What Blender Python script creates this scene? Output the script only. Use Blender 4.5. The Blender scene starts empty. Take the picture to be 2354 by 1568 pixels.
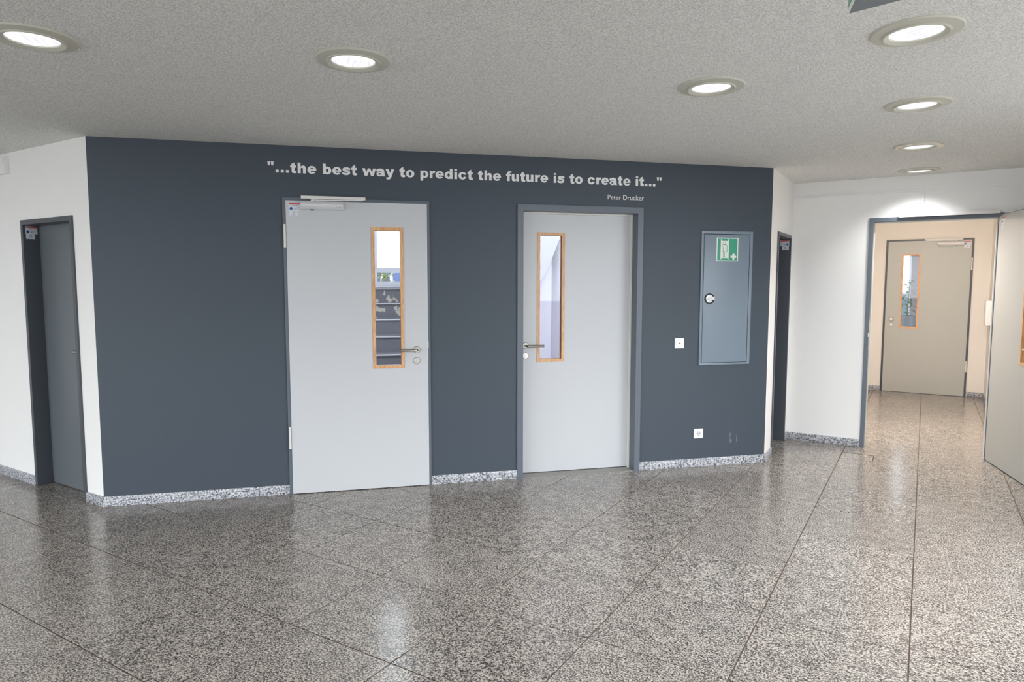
import bpy, bmesh, math, random
from mathutils import Vector, Matrix
random.seed(7)
scene = bpy.context.scene
C = scene.collection
PI = math.pi

# ---------------------------------------------------------------- camera
YAW, PITCH, ROLL = 0.2342, 0.0846, 0.0011
F_PX = 1544.39
CAM = Vector((0.0, -5.1189, 1.5538))
fw = Vector((math.sin(YAW) * math.cos(PITCH), math.cos(YAW) * math.cos(PITCH), -math.sin(PITCH)))
r0 = Vector((math.cos(YAW), -math.sin(YAW), 0))
u0 = r0.cross(fw)
rt = r0 * math.cos(ROLL) + u0 * math.sin(ROLL)
up = u0 * math.cos(ROLL) - r0 * math.sin(ROLL)
cam_d = bpy.data.cameras.new('camera')
cam_d.sensor_fit = 'HORIZONTAL'; cam_d.sensor_width = 36.0
cam_d.lens = 36.0 * F_PX / 2354.0
cam_d.clip_start = 0.05; cam_d.clip_end = 200
cam = bpy.data.objects.new('camera', cam_d); C.objects.link(cam)
m3 = Matrix((rt, up, -fw)).transposed()
cam.matrix_world = Matrix.Translation(CAM) @ m3.to_4x4()
scene.camera = cam

# ---------------------------------------------------------------- world, exposure
w = bpy.data.worlds.new('overcast_sky'); scene.world = w; w.use_nodes = True
wn = w.node_tree; wn.nodes.clear()
wo = wn.nodes.new('ShaderNodeOutputWorld'); wb = wn.nodes.new('ShaderNodeBackground')
wb.inputs['Color'].default_value = (0.90, 0.95, 1.0, 1); wb.inputs['Strength'].default_value = 6.4
wn.links.new(wb.outputs[0], wo.inputs[0])
vs = scene.view_settings
vs.view_transform = 'Standard'; vs.look = 'None'; vs.gamma = 1.0; vs.use_curve_mapping = False
vs.exposure = 0.06
scene.cycles.max_bounces = 9; scene.cycles.diffuse_bounces = 6; scene.cycles.glossy_bounces = 4; scene.cycles.transparent_max_bounces = 10
scene.cycles.caustics_reflective = False; scene.cycles.caustics_refractive = False
scene.display_settings.display_device = 'sRGB'

# ---------------------------------------------------------------- frames of reference
S2 = math.sqrt(0.5)
A = Vector((S2, S2, 0)); B = Vector((S2, -S2, 0))
XL, XR, H = -1.708, 3.4961, 2.5352
T_END = 1.0611; T_BACK = 4.0205
P0 = Vector((XR, 0, 0)) + A * T_END
A_END = P0.dot(A); B_RIGHT = P0.dot(B); A_LEFT = XL * S2
def ba(b, a, z=0.0):
    v = B * b + A * a; return Vector((v.x, v.y, z))
def frame(origin, deg): return Matrix.Translation(origin) @ Matrix.Rotation(math.radians(deg), 4, 'Z')
M_MAIN = frame(Vector((0, 0, 0)), 0)
M_LEFT = frame(Vector((XL, 0, 0)), -45)
M_RIGHT = frame(Vector((XR, 0, 0)), 45)
M_END = frame(P0, -45)
M_BACK = frame(P0 + A * T_BACK, -45)
M_BA = frame(Vector((0, 0, 0)), -45)        # local x = b, local y = a

# ---------------------------------------------------------------- daylight portals (the hall's glass fronts)
B_FRONT, A_REAR = 4.75, -7.0; A_END_ = A_END
def portal(name, m, sx, sz):
    d = bpy.data.lights.new(name, 'AREA'); d.shape = 'RECTANGLE'; d.size = sx; d.size_y = sz
    d.cycles.is_portal = True
    o = bpy.data.objects.new(name, d); C.objects.link(o); o.matrix_world = m
    return o
def look(pos, direction):
    return Matrix.Translation(pos) @ Vector(direction).to_track_quat('-Z', 'Z').to_matrix().to_4x4()
portal('facade_portal', look(ba(4.81, A_END_ - 4.1, 1.27), -B), 3.65, 2.42)
portal('rear_portal', look(ba(5.0 - 5.15, -7.06, 1.27), A), 9.0, 2.42)

# ---------------------------------------------------------------- materials
MATS = {}
def srgb(r, g, b):
    f = lambda c: (c / 255 / 12.92) if c / 255 <= 0.04045 else ((c / 255 + 0.055) / 1.055) ** 2.4
    return (f(r), f(g), f(b), 1)
def mat(name, col, rough=0.5, metal=0.0, spec=0.5, var=0.03, scale=6.0, bump=0.0, bscale=200.0, bdist=0.001, coat=0.0):
    m = bpy.data.materials.new(name); m.use_nodes = True
    nt = m.node_tree; p = nt.nodes['Principled BSDF']
    p.inputs['Roughness'].default_value = rough; p.inputs['Metallic'].default_value = metal
    p.inputs['Specular IOR Level'].default_value = spec; p.inputs['Coat Weight'].default_value = coat
    tc = nt.nodes.new('ShaderNodeTexCoord')
    n = nt.nodes.new('ShaderNodeTexNoise'); n.inputs['Scale'].default_value = scale; n.inputs['Detail'].default_value = 4
    nt.links.new(tc.outputs['Object'], n.inputs['Vector'])
    mx = nt.nodes.new('ShaderNodeMix'); mx.data_type = 'RGBA'
    lo = [c * (1 - var) for c in col[:3]] + [1]; hi = [min(1, c * (1 + var)) for c in col[:3]] + [1]
    mx.inputs['A'].default_value = lo; mx.inputs['B'].default_value = hi
    nt.links.new(n.outputs['Fac'], mx.inputs['Factor']); nt.links.new(mx.outputs['Result'], p.inputs['Base Color'])
    if bump:
        n2 = nt.nodes.new('ShaderNodeTexNoise'); n2.inputs['Scale'].default_value = bscale; n2.inputs['Detail'].default_value = 3
        nt.links.new(tc.outputs['Object'], n2.inputs['Vector'])
        b = nt.nodes.new('ShaderNodeBump'); b.inputs['Strength'].default_value = bump; b.inputs['Distance'].default_value = bdist
        nt.links.new(n2.outputs['Fac'], b.inputs['Height']); nt.links.new(b.outputs[0], p.inputs['Normal'])
    MATS[name] = m; return m

def ramp(nt, stops):
    r = nt.nodes.new('ShaderNodeValToRGB'); cr = r.color_ramp
    while len(cr.elements) < len(stops): cr.elements.new(0.5)
    for e, (p, c) in zip(cr.elements, stops): e.position = p; e.color = c
    return r

def granite(name, stops, rough, s1=118.0, s2=300.0, tint=0.06):
    m = bpy.data.materials.new(name); m.use_nodes = True; nt = m.node_tree; p = nt.nodes['Principled BSDF']
    tc = nt.nodes.new('ShaderNodeTexCoord'); oi = nt.nodes.new('ShaderNodeObjectInfo')
    mul = nt.nodes.new('ShaderNodeMath'); mul.operation = 'MULTIPLY'; mul.inputs[1].default_value = 37.0
    nt.links.new(oi.outputs['Random'], mul.inputs[0])
    ad = nt.nodes.new('ShaderNodeVectorMath'); ad.operation = 'ADD'
    nt.links.new(tc.outputs['Object'], ad.inputs[0]); nt.links.new(mul.outputs[0], ad.inputs[1])
    n1 = nt.nodes.new('ShaderNodeTexNoise'); n1.inputs['Scale'].default_value = s1; n1.inputs['Detail'].default_value = 3.0; n1.inputs['Roughness'].default_value = 0.62
    n2 = nt.nodes.new('ShaderNodeTexVoronoi'); n2.inputs['Scale'].default_value = s2
    n3 = nt.nodes.new('ShaderNodeTexNoise'); n3.inputs['Scale'].default_value = 14.0; n3.inputs['Detail'].default_value = 2.0
    for n in (n1, n2, n3): nt.links.new(ad.outputs[0], n.inputs['Vector'])
    sep = nt.nodes.new('ShaderNodeSeparateColor'); nt.links.new(n2.outputs['Color'], sep.inputs[0])
    a1 = nt.nodes.new('ShaderNodeMath'); a1.operation = 'MULTIPLY_ADD'; a1.inputs[1].default_value = 0.16; a1.inputs[2].default_value = -0.08
    nt.links.new(sep.outputs[0], a1.inputs[0])
    a2 = nt.nodes.new('ShaderNodeMath'); a2.operation = 'MULTIPLY_ADD'; a2.inputs[1].default_value = 0.14; a2.inputs[2].default_value = -0.07
    nt.links.new(n3.outputs['Fac'], a2.inputs[0])
    s = nt.nodes.new('ShaderNodeMath'); s.operation = 'ADD'; nt.links.new(n1.outputs['Fac'], s.inputs[0]); nt.links.new(a1.outputs[0], s.inputs[1])
    t = nt.nodes.new('ShaderNodeMath'); t.operation = 'ADD'; nt.links.new(s.outputs[0], t.inputs[0]); nt.links.new(a2.outputs[0], t.inputs[1])
    rp = ramp(nt, stops); nt.links.new(t.outputs[0], rp.inputs[0])
    hv = nt.nodes.new('ShaderNodeHueSaturation'); nt.links.new(rp.outputs[0], hv.inputs['Color'])
    v = nt.nodes.new('ShaderNodeMath'); v.operation = 'MULTIPLY_ADD'; v.inputs[1].default_value = 2 * tint; v.inputs[2].default_value = 1 - tint
    nt.links.new(oi.outputs['Random'], v.inputs[0]); nt.links.new(v.outputs[0], hv.inputs['Value'])
    nt.links.new(hv.outputs[0], p.inputs['Base Color'])
    p.inputs['Roughness'].default_value = rough
    MATS[name] = m; return m

granite('floor_granite', [(0.34, srgb(46, 44, 45)), (0.44, srgb(97, 92, 89)), (0.52, srgb(138, 131, 124)), (0.62, srgb(184, 176, 166))], 0.20)
granite('skirting_granite', [(0.33, srgb(58, 61, 68)), (0.43, srgb(118, 121, 129)), (0.52, srgb(172, 174, 180)), (0.62, srgb(212, 212, 214))], 0.45, s1=80)
mat('grout', srgb(88, 72, 60), 0.8, var=0.1)
mat('plaster_white', srgb(242, 241, 239), 0.65, var=0.012, bump=0.12, bscale=350)
mat('plaster_warm', srgb(232, 227, 221), 0.65, var=0.012, bump=0.12, bscale=350)
mat('plaster_daylight_tint', srgb(238, 237, 246), 0.7, var=0.012)  # white plaster, lavender cast of the daylight put into its colour
mat('soffit_shade_tone', srgb(150, 152, 170), 0.7, var=0.012)  # shade under the stair put into the colour, darker than the room plaster
mat('plaster_mauve', srgb(128, 118, 124), 0.7, var=0.03)
mat('frame_grey', srgb(92, 100, 110), 0.38, var=0.02)
mat('frame_dark', srgb(72, 76, 82), 0.4, var=0.02)
mat('leaf_grey', srgb(196, 198, 201), 0.36, var=0.012, bump=0.06, bscale=500)
mat('leaf_greige', srgb(178, 179, 175), 0.38, var=0.012, bump=0.06, bscale=500)
mat('frame_shade_grey', srgb(74, 79, 86), 0.4, var=0.02)  # darker frame grey, shade of the door reveals put into the colour
mat('leaf_edge', srgb(228, 226, 220), 0.5)
mat('leaf_dark', srgb(98, 104, 110), 0.34, var=0.03)
mat('cabinet_grey', srgb(122, 136, 149), 0.36, var=0.02)
mat('steel', srgb(176, 170, 164), 0.28, metal=1.0, var=0.05, scale=40)
mat('steel_satin', srgb(196, 193, 188), 0.42, metal=0.9, var=0.03)
mat('silver_paint', srgb(218, 218, 220), 0.38, metal=0.1, var=0.02)
mat('rail_white', srgb(222, 219, 216), 0.35, var=0.01)
mat('chrome', srgb(225, 228, 232), 0.12, metal=1.0)
mat('black_plastic', srgb(22, 22, 26), 0.35)
mat('plastic_white', srgb(238, 238, 238), 0.3, var=0.008)
mat('plastic_grey', srgb(200, 200, 202), 0.4)
mat('indicator_red', srgb(226, 66, 80), 0.3)
mat('lettering', srgb(236, 236, 236), 0.5, var=0.01)
mat('sign_green', srgb(58, 158, 128), 0.25, var=0.02)
mat('sign_white', srgb(232, 234, 226), 0.3, var=0.01)
mat('label_white', srgb(214, 218, 226), 0.4, var=0.01)
mat('label_red', srgb(196, 40, 44), 0.4)
mat('label_blue', srgb(24, 82, 142), 0.4)
mat('label_grey', srgb(150, 156, 166), 0.5)
mat('label_lime', srgb(150, 176, 90), 0.5)
mat('label_dark', srgb(90, 92, 100), 0.5)
mat('flange', srgb(200, 199, 187), 0.5, var=0.01)
mat('flange_lip', srgb(236, 238, 234), 0.4)
mat('threshold', srgb(150, 148, 142), 0.5, metal=0.4, var=0.04)
mat('gap_dark', srgb(34, 32, 34), 0.8)
mat('concrete', srgb(120, 120, 132), 0.8, var=0.25, scale=60)
mat('nosing', srgb(226, 228, 236), 0.5)
mat('window_white', srgb(228, 230, 240), 0.4)
mat('sign_underside', srgb(120, 128, 134), 0.5)
mat('bark', srgb(150, 140, 128), 0.9, var=0.2)
mat('foliage', srgb(112, 118, 84), 0.8, var=0.4, scale=9)
mat('blue_panel', srgb(92, 106, 150), 0.6, var=0.1)
mat('leaf_green', srgb(42, 82, 44), 0.45, var=0.3, scale=20)
mat('leaf_stalk', srgb(84, 92, 50), 0.7)
mat('pot_grey', srgb(92, 96, 104), 0.4, var=0.1)
mat('soil', srgb(60, 48, 40), 0.95, var=0.2)
mat('teal_glass_wall', srgb(120, 150, 160), 0.3, var=0.2)
mat('paving', srgb(150, 150, 148), 0.9, var=0.1)

# dark accent wall paint with a few pale scuffs low on the right
def wall_paint():
    m = mat('accent_paint', srgb(65, 74, 84), 0.50, spec=0.4, var=0.02, bump=0.10, bscale=300)
    nt = m.node_tree; p = nt.nodes['Principled BSDF']
    base = p.inputs['Base Color'].links[0].from_socket
    tc = nt.nodes.new('ShaderNodeTexCoord'); mp = nt.nodes.new('ShaderNodeMapping')
    mp.inputs['Scale'].default_value = (46, 1, 7)
    nt.links.new(tc.outputs['Object'], mp.inputs['Vector'])
    n = nt.nodes.new('ShaderNodeTexNoise'); n.inputs['Scale'].default_value = 1.0; n.inputs['Detail'].default_value = 4
    nt.links.new(mp.outputs[0], n.inputs['Vector'])
    g = nt.nodes.new('ShaderNodeVectorMath'); g.operation = 'SUBTRACT'; g.inputs[1].default_value = (3.15, 0, 0.25)
    nt.links.new(tc.outputs['Object'], g.inputs[0])
    sc = nt.nodes.new('ShaderNodeVectorMath'); sc.operation = 'MULTIPLY'; sc.inputs[1].default_value = (13, 0, 5.5)
    nt.links.new(g.outputs[0], sc.inputs[0])
    ln = nt.nodes.new('ShaderNodeVectorMath'); ln.operation = 'LENGTH'; nt.links.new(sc.outputs[0], ln.inputs[0])
    lt = nt.nodes.new('ShaderNodeMath'); lt.operation = 'LESS_THAN'; lt.inputs[1].default_value = 1.0
    nt.links.new(ln.outputs['Value'], lt.inputs[0])
    rp = ramp(nt, [(0.64, (0, 0, 0, 1)), (0.69, (0.28, 0.28, 0.28, 1))]); nt.links.new(n.outputs['Fac'], rp.inputs[0])
    mu = nt.nodes.new('ShaderNodeMath'); mu.operation = 'MULTIPLY'
    nt.links.new(lt.outputs[0], mu.inputs[0]); nt.links.new(rp.outputs[0], mu.inputs[1])
    mx = nt.nodes.new('ShaderNodeMix'); mx.data_type = 'RGBA'; mx.inputs['B'].default_value = srgb(190, 196, 205)
    nt.links.new(mu.outputs[0], mx.inputs['Factor']); nt.links.new(base, mx.inputs['A'])
    nt.links.new(mx.outputs['Result'], p.inputs['Base Color'])
wall_paint()

def ceiling_paint():
    m = mat('ceiling_plaster', srgb(243, 243, 240), 0.9, var=0.02)
    nt = m.node_tree; p = nt.nodes['Principled BSDF']; base = p.inputs['Base Color'].links[0].from_socket
    tc = nt.nodes.new('ShaderNodeTexCoord')
    n = nt.nodes.new('ShaderNodeTexNoise'); n.inputs['Scale'].default_value = 150; n.inputs['Detail'].default_value = 2.5
    nt.links.new(tc.outputs['Object'], n.inputs['Vector'])
    b = nt.nodes.new('ShaderNodeBump'); b.inputs['Strength'].default_value = 1.0; b.inputs['Distance'].default_value = 0.0035
    nt.links.new(n.outputs['Fac'], b.inputs['Height']); nt.links.new(b.outputs[0], p.inputs['Normal'])
    rp = ramp(nt, [(0.36, (0.68, 0.68, 0.68, 1)), (0.60, (1.0, 1.0, 1.0, 1))]); nt.links.new(n.outputs['Fac'], rp.inputs[0])
    mx = nt.nodes.new('ShaderNodeMix'); mx.data_type = 'RGBA'; mx.blend_type = 'MULTIPLY'; mx.inputs['Factor'].default_value = 1
    nt.links.new(base, mx.inputs['A']); nt.links.new(rp.outputs[0], mx.inputs['B'])
    nt.links.new(mx.outputs['Result'], p.inputs['Base Color'])
ceiling_paint()

def wood():
    m = mat('beech', srgb(214, 166, 118), 0.4, var=0.0); nt = m.node_tree; p = nt.nodes['Principled BSDF']
    tc = nt.nodes.new('ShaderNodeTexCoord'); mp = nt.nodes.new('ShaderNodeMapping'); mp.inputs['Scale'].default_value = (60, 60, 6)
    nt.links.new(tc.outputs['Object'], mp.inputs['Vector'])
    n = nt.nodes.new('ShaderNodeTexNoise'); n.inputs['Scale'].default_value = 2; n.inputs['Detail'].default_value = 5; n.inputs['Distortion'].default_value = 0.6
    nt.links.new(mp.outputs[0], n.inputs['Vector'])
    rp = ramp(nt, [(0.3, srgb(190, 138, 92)), (0.5, srgb(214, 164, 116)), (0.7, srgb(228, 184, 138))]); nt.links.new(n.outputs['Fac'], rp.inputs[0])
    nt.links.new(rp.outputs[0], p.inputs['Base Color'])
wood()

def peeling():
    m = mat('peeling_concrete', srgb(116, 116, 126), 0.85, var=0.2, scale=60); nt = m.node_tree; p = nt.nodes['Principled BSDF']
    base = p.inputs['Base Color'].links[0].from_socket
    tc = nt.nodes.new('ShaderNodeTexCoord'); n = nt.nodes.new('ShaderNodeTexNoise'); n.inputs['Scale'].default_value = 11; n.inputs['Detail'].default_value = 6
    nt.links.new(tc.outputs['Object'], n.inputs['Vector'])
    rp = ramp(nt, [(0.55, (0, 0, 0, 1)), (0.58, (1, 1, 1, 1))]); nt.links.new(n.outputs['Fac'], rp.inputs[0])
    mx = nt.nodes.new('ShaderNodeMix'); mx.data_type = 'RGBA'; mx.inputs['B'].default_value = srgb(202, 196, 186)
    nt.links.new(rp.outputs[0], mx.inputs['Factor']); nt.links.new(base, mx.inputs['A']); nt.links.new(mx.outputs['Result'], p.inputs['Base Color'])
peeling()

def glass():
    m = bpy.data.materials.new('pane_glass'); m.use_nodes = True; nt = m.node_tree; nt.nodes.clear()
    o = nt.nodes.new('ShaderNodeOutputMaterial'); mx = nt.nodes.new('ShaderNodeMixShader')
    t = nt.nodes.new('ShaderNodeBsdfTransparent'); t.inputs[0].default_value = (0.95, 0.97, 0.98, 1)
    g = nt.nodes.new('ShaderNodeBsdfGlossy'); g.inputs['Roughness'].default_value = 0.02
    fr = nt.nodes.new('ShaderNodeFresnel'); fr.inputs[0].default_value = 1.45
    nt.links.new(fr.outputs[0], mx.inputs[0]); nt.links.new(t.outputs[0], mx.inputs[1]); nt.links.new(g.outputs[0], mx.inputs[2])
    nt.links.new(mx.outputs[0], o.inputs[0]); MATS['pane_glass'] = m
glass()

def emit(name, col, strength, streak=False):
    m = bpy.data.materials.new(name); m.use_nodes = True; nt = m.node_tree; nt.nodes.clear()
    o = nt.nodes.new('ShaderNodeOutputMaterial'); e = nt.nodes.new('ShaderNodeEmission')
    e.inputs[0].default_value = col; e.inputs[1].default_value = strength
    if streak:
        tc = nt.nodes.new('ShaderNodeTexCoord'); gr = nt.nodes.new('ShaderNodeTexNoise'); gr.inputs['Scale'].default_value = 1; gr.inputs['Detail'].default_value = 2
        mp = nt.nodes.new('ShaderNodeMapping'); mp.inputs['Scale'].default_value = (70, 7, 7); mp.inputs['Rotation'].default_value = (0, 0, 0.23)
        nt.links.new(tc.outputs['Object'], mp.inputs['Vector']); nt.links.new(mp.outputs[0], gr.inputs['Vector'])
        rp = ramp(nt, [(0.36, (0.74, 0.71, 0.80, 1)), (0.56, (1, 1, 1, 1))]); nt.links.new(gr.outputs['Fac'], rp.inputs[0])
        nt.links.new(rp.outputs[0], e.inputs[0])
    nt.links.new(e.outputs[0], o.inputs[0]); MATS[name] = m
emit('lamp_lens', (1, 1, 1, 1), 1.12, True)
emit('lamp_bulb', (1, 1, 1, 1), 3.0)
mat('peel_cream', srgb(244, 238, 222), 0.6)
emit('lamp_warm', (1.0, 0.88, 0.76, 1), 2.0)

# ---------------------------------------------------------------- mesh helpers
def link(name, me, material, parent=None, mw=None):
    o = bpy.data.objects.new(name, me); C.objects.link(o)
    if material: 
        if not me.materials: me.materials.append(MATS[material])
    if parent: o.parent = parent
    if mw is not None: o.matrix_world = mw
    return o
def bm_mesh(bm, name, smooth=False):
    bmesh.ops.recalc_face_normals(bm, faces=bm.faces)
    me = bpy.data.meshes.new(name); bm.to_mesh(me); bm.free()
    if smooth:
        for p in me.polygons: p.use_smooth = True
        me.set_sharp_from_angle(angle=math.radians(35))
    return me
def add_box(bm, x0, x1, y0, y1, z0, z1, bev=0.0):
    vs_ = [bm.verts.new((x, y, z)) for x in (x0, x1) for y in (y0, y1) for z in (z0, z1)]
    fs = [(0, 1, 3, 2), (4, 6, 7, 5), (0, 4, 5, 1), (2, 3, 7, 6), (0, 2, 6, 4), (1, 5, 7, 3)]
    faces = [bm.faces.new([vs_[i] for i in f]) for f in fs]
    if bev > 0:
        es = list({e for f in faces for e in f.edges})
        bmesh.ops.bevel(bm, geom=es, offset=bev, segments=2, affect='EDGES', profile=0.6)
def add_prism(bm, pts, y0, y1):
    """polygon given in (x, z), extruded along y"""
    a = [bm.verts.new((p[0], y0, p[1])) for p in pts]; b = [bm.verts.new((p[0], y1, p[1])) for p in pts]
    n = len(pts); bm.faces.new(a); bm.faces.new(list(reversed(b)))
    for i in range(n): bm.faces.new((a[i], b[i], b[(i + 1) % n], a[(i + 1) % n]))
def add_flat(bm, pts, z0, z1):
    """polygon given in (x, y), extruded along z"""
    a = [bm.verts.new((p[0], p[1], z0)) for p in pts]; b = [bm.verts.new((p[0], p[1], z1)) for p in pts]
    n = len(pts); bm.faces.new(a); bm.faces.new(list(reversed(b)))
    for i in range(n): bm.faces.new((a[i], b[i], b[(i + 1) % n], a[(i + 1) % n]))
def add_tube(bm, pts, r, seg=12, cap=True):
    pts = [Vector(p) for p in pts]; rings = []
    rs = r if isinstance(r, (list, tuple)) else [r] * len(pts)
    for i, p in enumerate(pts):
        if i == 0: d = pts[1] - p
        elif i == len(pts) - 1: d = p - pts[i - 1]
        else: d = (pts[i + 1] - p).normalized() + (p - pts[i - 1]).normalized()
        d.normalize()
        ref = Vector((0, 0, 1)) if abs(d.z) < 0.9 else Vector((1, 0, 0))
        s = d.cross(ref).normalized(); t = s.cross(d).normalized()
        k = 1.0
        if 0 < i < len(pts) - 1:
            c = (pts[i + 1] - p).normalized().dot(d); k = 1 / max(c, 0.5)
        n1 = (pts[i] - pts[i - 1]).normalized() if i else d
        bend = (d - n1 * n1.dot(d))
        rings.append([bm.verts.new(p + (s * math.cos(2 * PI * j / seg) + t * math.sin(2 * PI * j / seg)) * rs[i]) for j in range(seg)])
    for a, b in zip(rings, rings[1:]):
        for j in range(seg): bm.faces.new((a[j], a[(j + 1) % seg], b[(j + 1) % seg], b[j]))
    if cap: bm.faces.new(rings[0]); bm.faces.new(rings[-1])
def add_lathe(bm, prof, seg=40, axis='z', center=(0, 0, 0)):
    """profile [(radius, height)] turned about an axis"""
    c = Vector(center); rings = []
    for (r, h) in prof:
        ring = []
        for j in range(seg):
            t = 2 * PI * j / seg
            v = Vector((r * math.cos(t), r * math.sin(t), h)) if axis == 'z' else Vector((r * math.cos(t), h, r * math.sin(t)))
            ring.append(bm.verts.new(c + v))
        rings.append(ring)
    for a, b in zip(rings, rings[1:]):
        for j in range(seg): bm.faces.new((a[j], a[(j + 1) % seg], b[(j + 1) % seg], b[j]))
    if prof[0][0] > 1e-6: bm.faces.new(rings[0])
    if prof[-1][0] > 1e-6: bm.faces.new(rings[-1])
    bmesh.ops.remove_doubles(bm, verts=bm.verts, dist=1e-6)
def box(name, x0, x1, y0, y1, z0, z1, material, parent=None, bev=0.0, mw=None):
    bm = bmesh.new(); add_box(bm, x0, x1, y0, y1, z0, z1, bev)
    return link(name, bm_mesh(bm, name, bev > 0), material, parent, mw)
def tag(o, label=None, cat=None, group=None, kind=None):
    if label: o['label'] = label
    if cat: o['category'] = cat
    if group: o['group'] = group
    if kind: o['kind'] = kind
    return o
def empty(name, mw, parent=None):
    o = bpy.data.objects.new(name, None); C.objects.link(o); o.empty_display_size = 0.1
    if parent: o.parent = parent
    if mw is not None: o.matrix_world = mw
    return o
def part_empty(name, parent):
    o = bpy.data.objects.new(name, None); C.objects.link(o); o.empty_display_size = 0.05; o.parent = parent
    return o
def rrect(x0, x1, z0, z1, r, n=5):
    pts = []
    for cx, cz, a0 in ((x1 - r, z1 - r, 0), (x0 + r, z1 - r, 90), (x0 + r, z0 + r, 180), (x1 - r, z0 + r, 270)):
        for k in range(n + 1):
            t = math.radians(a0 + 90 * k / n); pts.append((cx + r * math.cos(t), cz + r * math.sin(t)))
    return pts
def circ(cx, cz, r, n=24): return [(cx + r * math.cos(2 * PI * k / n), cz + r * math.sin(2 * PI * k / n)) for k in range(n)]
def plate(name, pts, y0, y1, material, parent):
    bm = bmesh.new(); add_prism(bm, pts, y0, y1); return link(name, bm_mesh(bm, name), material, parent)

# wall with rectangular openings, built from cells; local x along, y into the wall, z up
def wall_mesh(x0, x1, z0, z1, y0, y1, holes):
    xs = sorted({x0, x1, *[h[0] for h in holes], *[h[1] for h in holes]}); zs = sorted({z0, z1, *[h[2] for h in holes], *[h[3] for h in holes]})
    xs = [v for v in xs if x0 <= v <= x1]; zs = [v for v in zs if z0 <= v <= z1]
    solid = {}
    for i in range(len(xs) - 1):
        for k in range(len(zs) - 1):
            cx, cz = (xs[i] + xs[i + 1]) / 2, (zs[k] + zs[k + 1]) / 2
            solid[i, k] = not any(h[0] < cx < h[1] and h[2] < cz < h[3] for h in holes)
    bm = bmesh.new()
    def q(*p): bm.faces.new([bm.verts.new(v) for v in p])
    for (i, k), s in solid.items():
        if not s: continue
        a, b, c, d = xs[i], xs[i + 1], zs[k], zs[k + 1]
        q((a, y0, c), (b, y0, c), (b, y0, d), (a, y0, d)); q((a, y1, c), (a, y1, d), (b, y1, d), (b, y1, c))
        if not solid.get((i - 1, k)): q((a, y0, c), (a, y0, d), (a, y1, d), (a, y1, c))
        if not solid.get((i + 1, k)): q((b, y0, c), (b, y1, c), (b, y1, d), (b, y0, d))
        if not solid.get((i, k - 1)): q((a, y0, c), (a, y1, c), (b, y1, c), (b, y0, c))
        if not solid.get((i, k + 1)): q((a, y0, d), (b, y0, d), (b, y1, d), (a, y1, d))
    bmesh.ops.remove_doubles(bm, verts=bm.verts, dist=1e-5)
    me = bpy.data.meshes.new('wall'); bm.to_mesh(me); bm.free(); return me
def wall(name, m, x0, x1, z0, z1, y0, y1, holes, material, label):
    o = link(name, wall_mesh(x0, x1, z0, z1, y0, y1, holes), material, None, m)
    return tag(o, label, 'wall', kind='structure')

# ---------------------------------------------------------------- floor: granite tiles on a bed
PB, PA, OA = 0.6045, 0.606, -2.237
bm = bmesh.new(); add_box(bm, -6, 6.5, -9, 14, -0.12, -0.003)
floor = link('floor', bm_mesh(bm, 'floor'), 'grout', None, M_BA)
tag(floor, 'polished speckled granite tile floor of the hall', 'floor', kind='structure')
def tile_mesh():
    bm = bmesh.new(); x, y, g, c = PB / 2, PA / 2, 0.0028, 0.0009
    b = [(-x + g, -y + g), (x - g, -y + g), (x - g, y - g), (-x + g, y - g)]
    t = [(p[0] - math.copysign(c, p[0]), p[1] - math.copysign(c, p[1])) for p in b]
    v0 = [bm.verts.new((p[0], p[1], -0.02)) for p in b]; v1 = [bm.verts.new((p[0], p[1], -c)) for p in b]; v2 = [bm.verts.new((p[0], p[1], 0)) for p in t]
    bm.faces.new(v2)
    for a_, b_ in ((v0, v1), (v1, v2)):
        for i in range(4): bm.faces.new((a_[i], a_[(i + 1) % 4], b_[(i + 1) % 4], b_[i]))
    return bm_mesh(bm, 'tile')
tme = tile_mesh(); tme.materials.append(MATS['floor_granite'])
rest = bmesh.new()
def in_view(b, a):
    best = False
    for db in (-0.3, 0, 0.3):
        for da in (-0.3, 0, 0.3):
            p = ba(b + db, a + da) - CAM; z = p.dot(fw)
            if z < 0.3: continue
            x = p.dot(rt) / z * F_PX; y = p.dot(up) / z * F_PX
            if abs(x) < 1240 and -850 < y < 850: best = True
    return best
inside = lambda b, a: (b - a) * 1 if False else True
n_tiles = 0
for i in range(-9, 10):
    for k in range(-11, 27):
        b, a = (i + 0.5) * PB, OA + (k + 0.5) * PA
        y = (a - b) * S2; x = (a + b) * S2
        behind_main = y > 0.45 and b < B_RIGHT - 0.45 and a > A_LEFT + 0.5
        if behind_main: continue
        if a > A_END + 4.6 and not (2.5 < b < 4.6): continue
        if b > 5.1: continue
        if in_view(b, a) and (a > -5):
            o = bpy.data.objects.new('tile', tme); C.objects.link(o); o.parent = floor; o.location = (b, a, 0); n_tiles += 1
            o.rotation_euler.z = random.choice((0, PI))
        else:
            add_box(rest, b - PB / 2 + 0.0017, b + PB / 2 - 0.0017, a - PA / 2 + 0.0017, a + PA / 2 - 0.0017, -0.002, 0)
r_o = link('tile_field', bm_mesh(rest, 'tile_field'), 'floor_granite', floor); r_o['kind'] = 'stuff'
print('tiles', n_tiles)
# access cover in the floor near the far doorway
cov = empty('floor_access_cover', M_BA @ Matrix.Translation((3.152, 3.092, 0)))
tag(cov, 'small flush floor access cover with dark edge before the open doorway', 'floor cover')
box('edge_strip', -0.135, 0.135, 0.118, 0.125, 0.0, 0.0012, 'gap_dark', cov)
box('edge_strip', 0.128, 0.135, -0.125, 0.118, 0.0, 0.0012, 'gap_dark', cov)
box('edge_strip', -0.135, -0.131, -0.125, 0.118, 0.0, 0.0008, 'grout', cov)
box('edge_strip', -0.131, 0.128, -0.125, -0.1225, 0.0, 0.0008, 'grout', cov)

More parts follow.
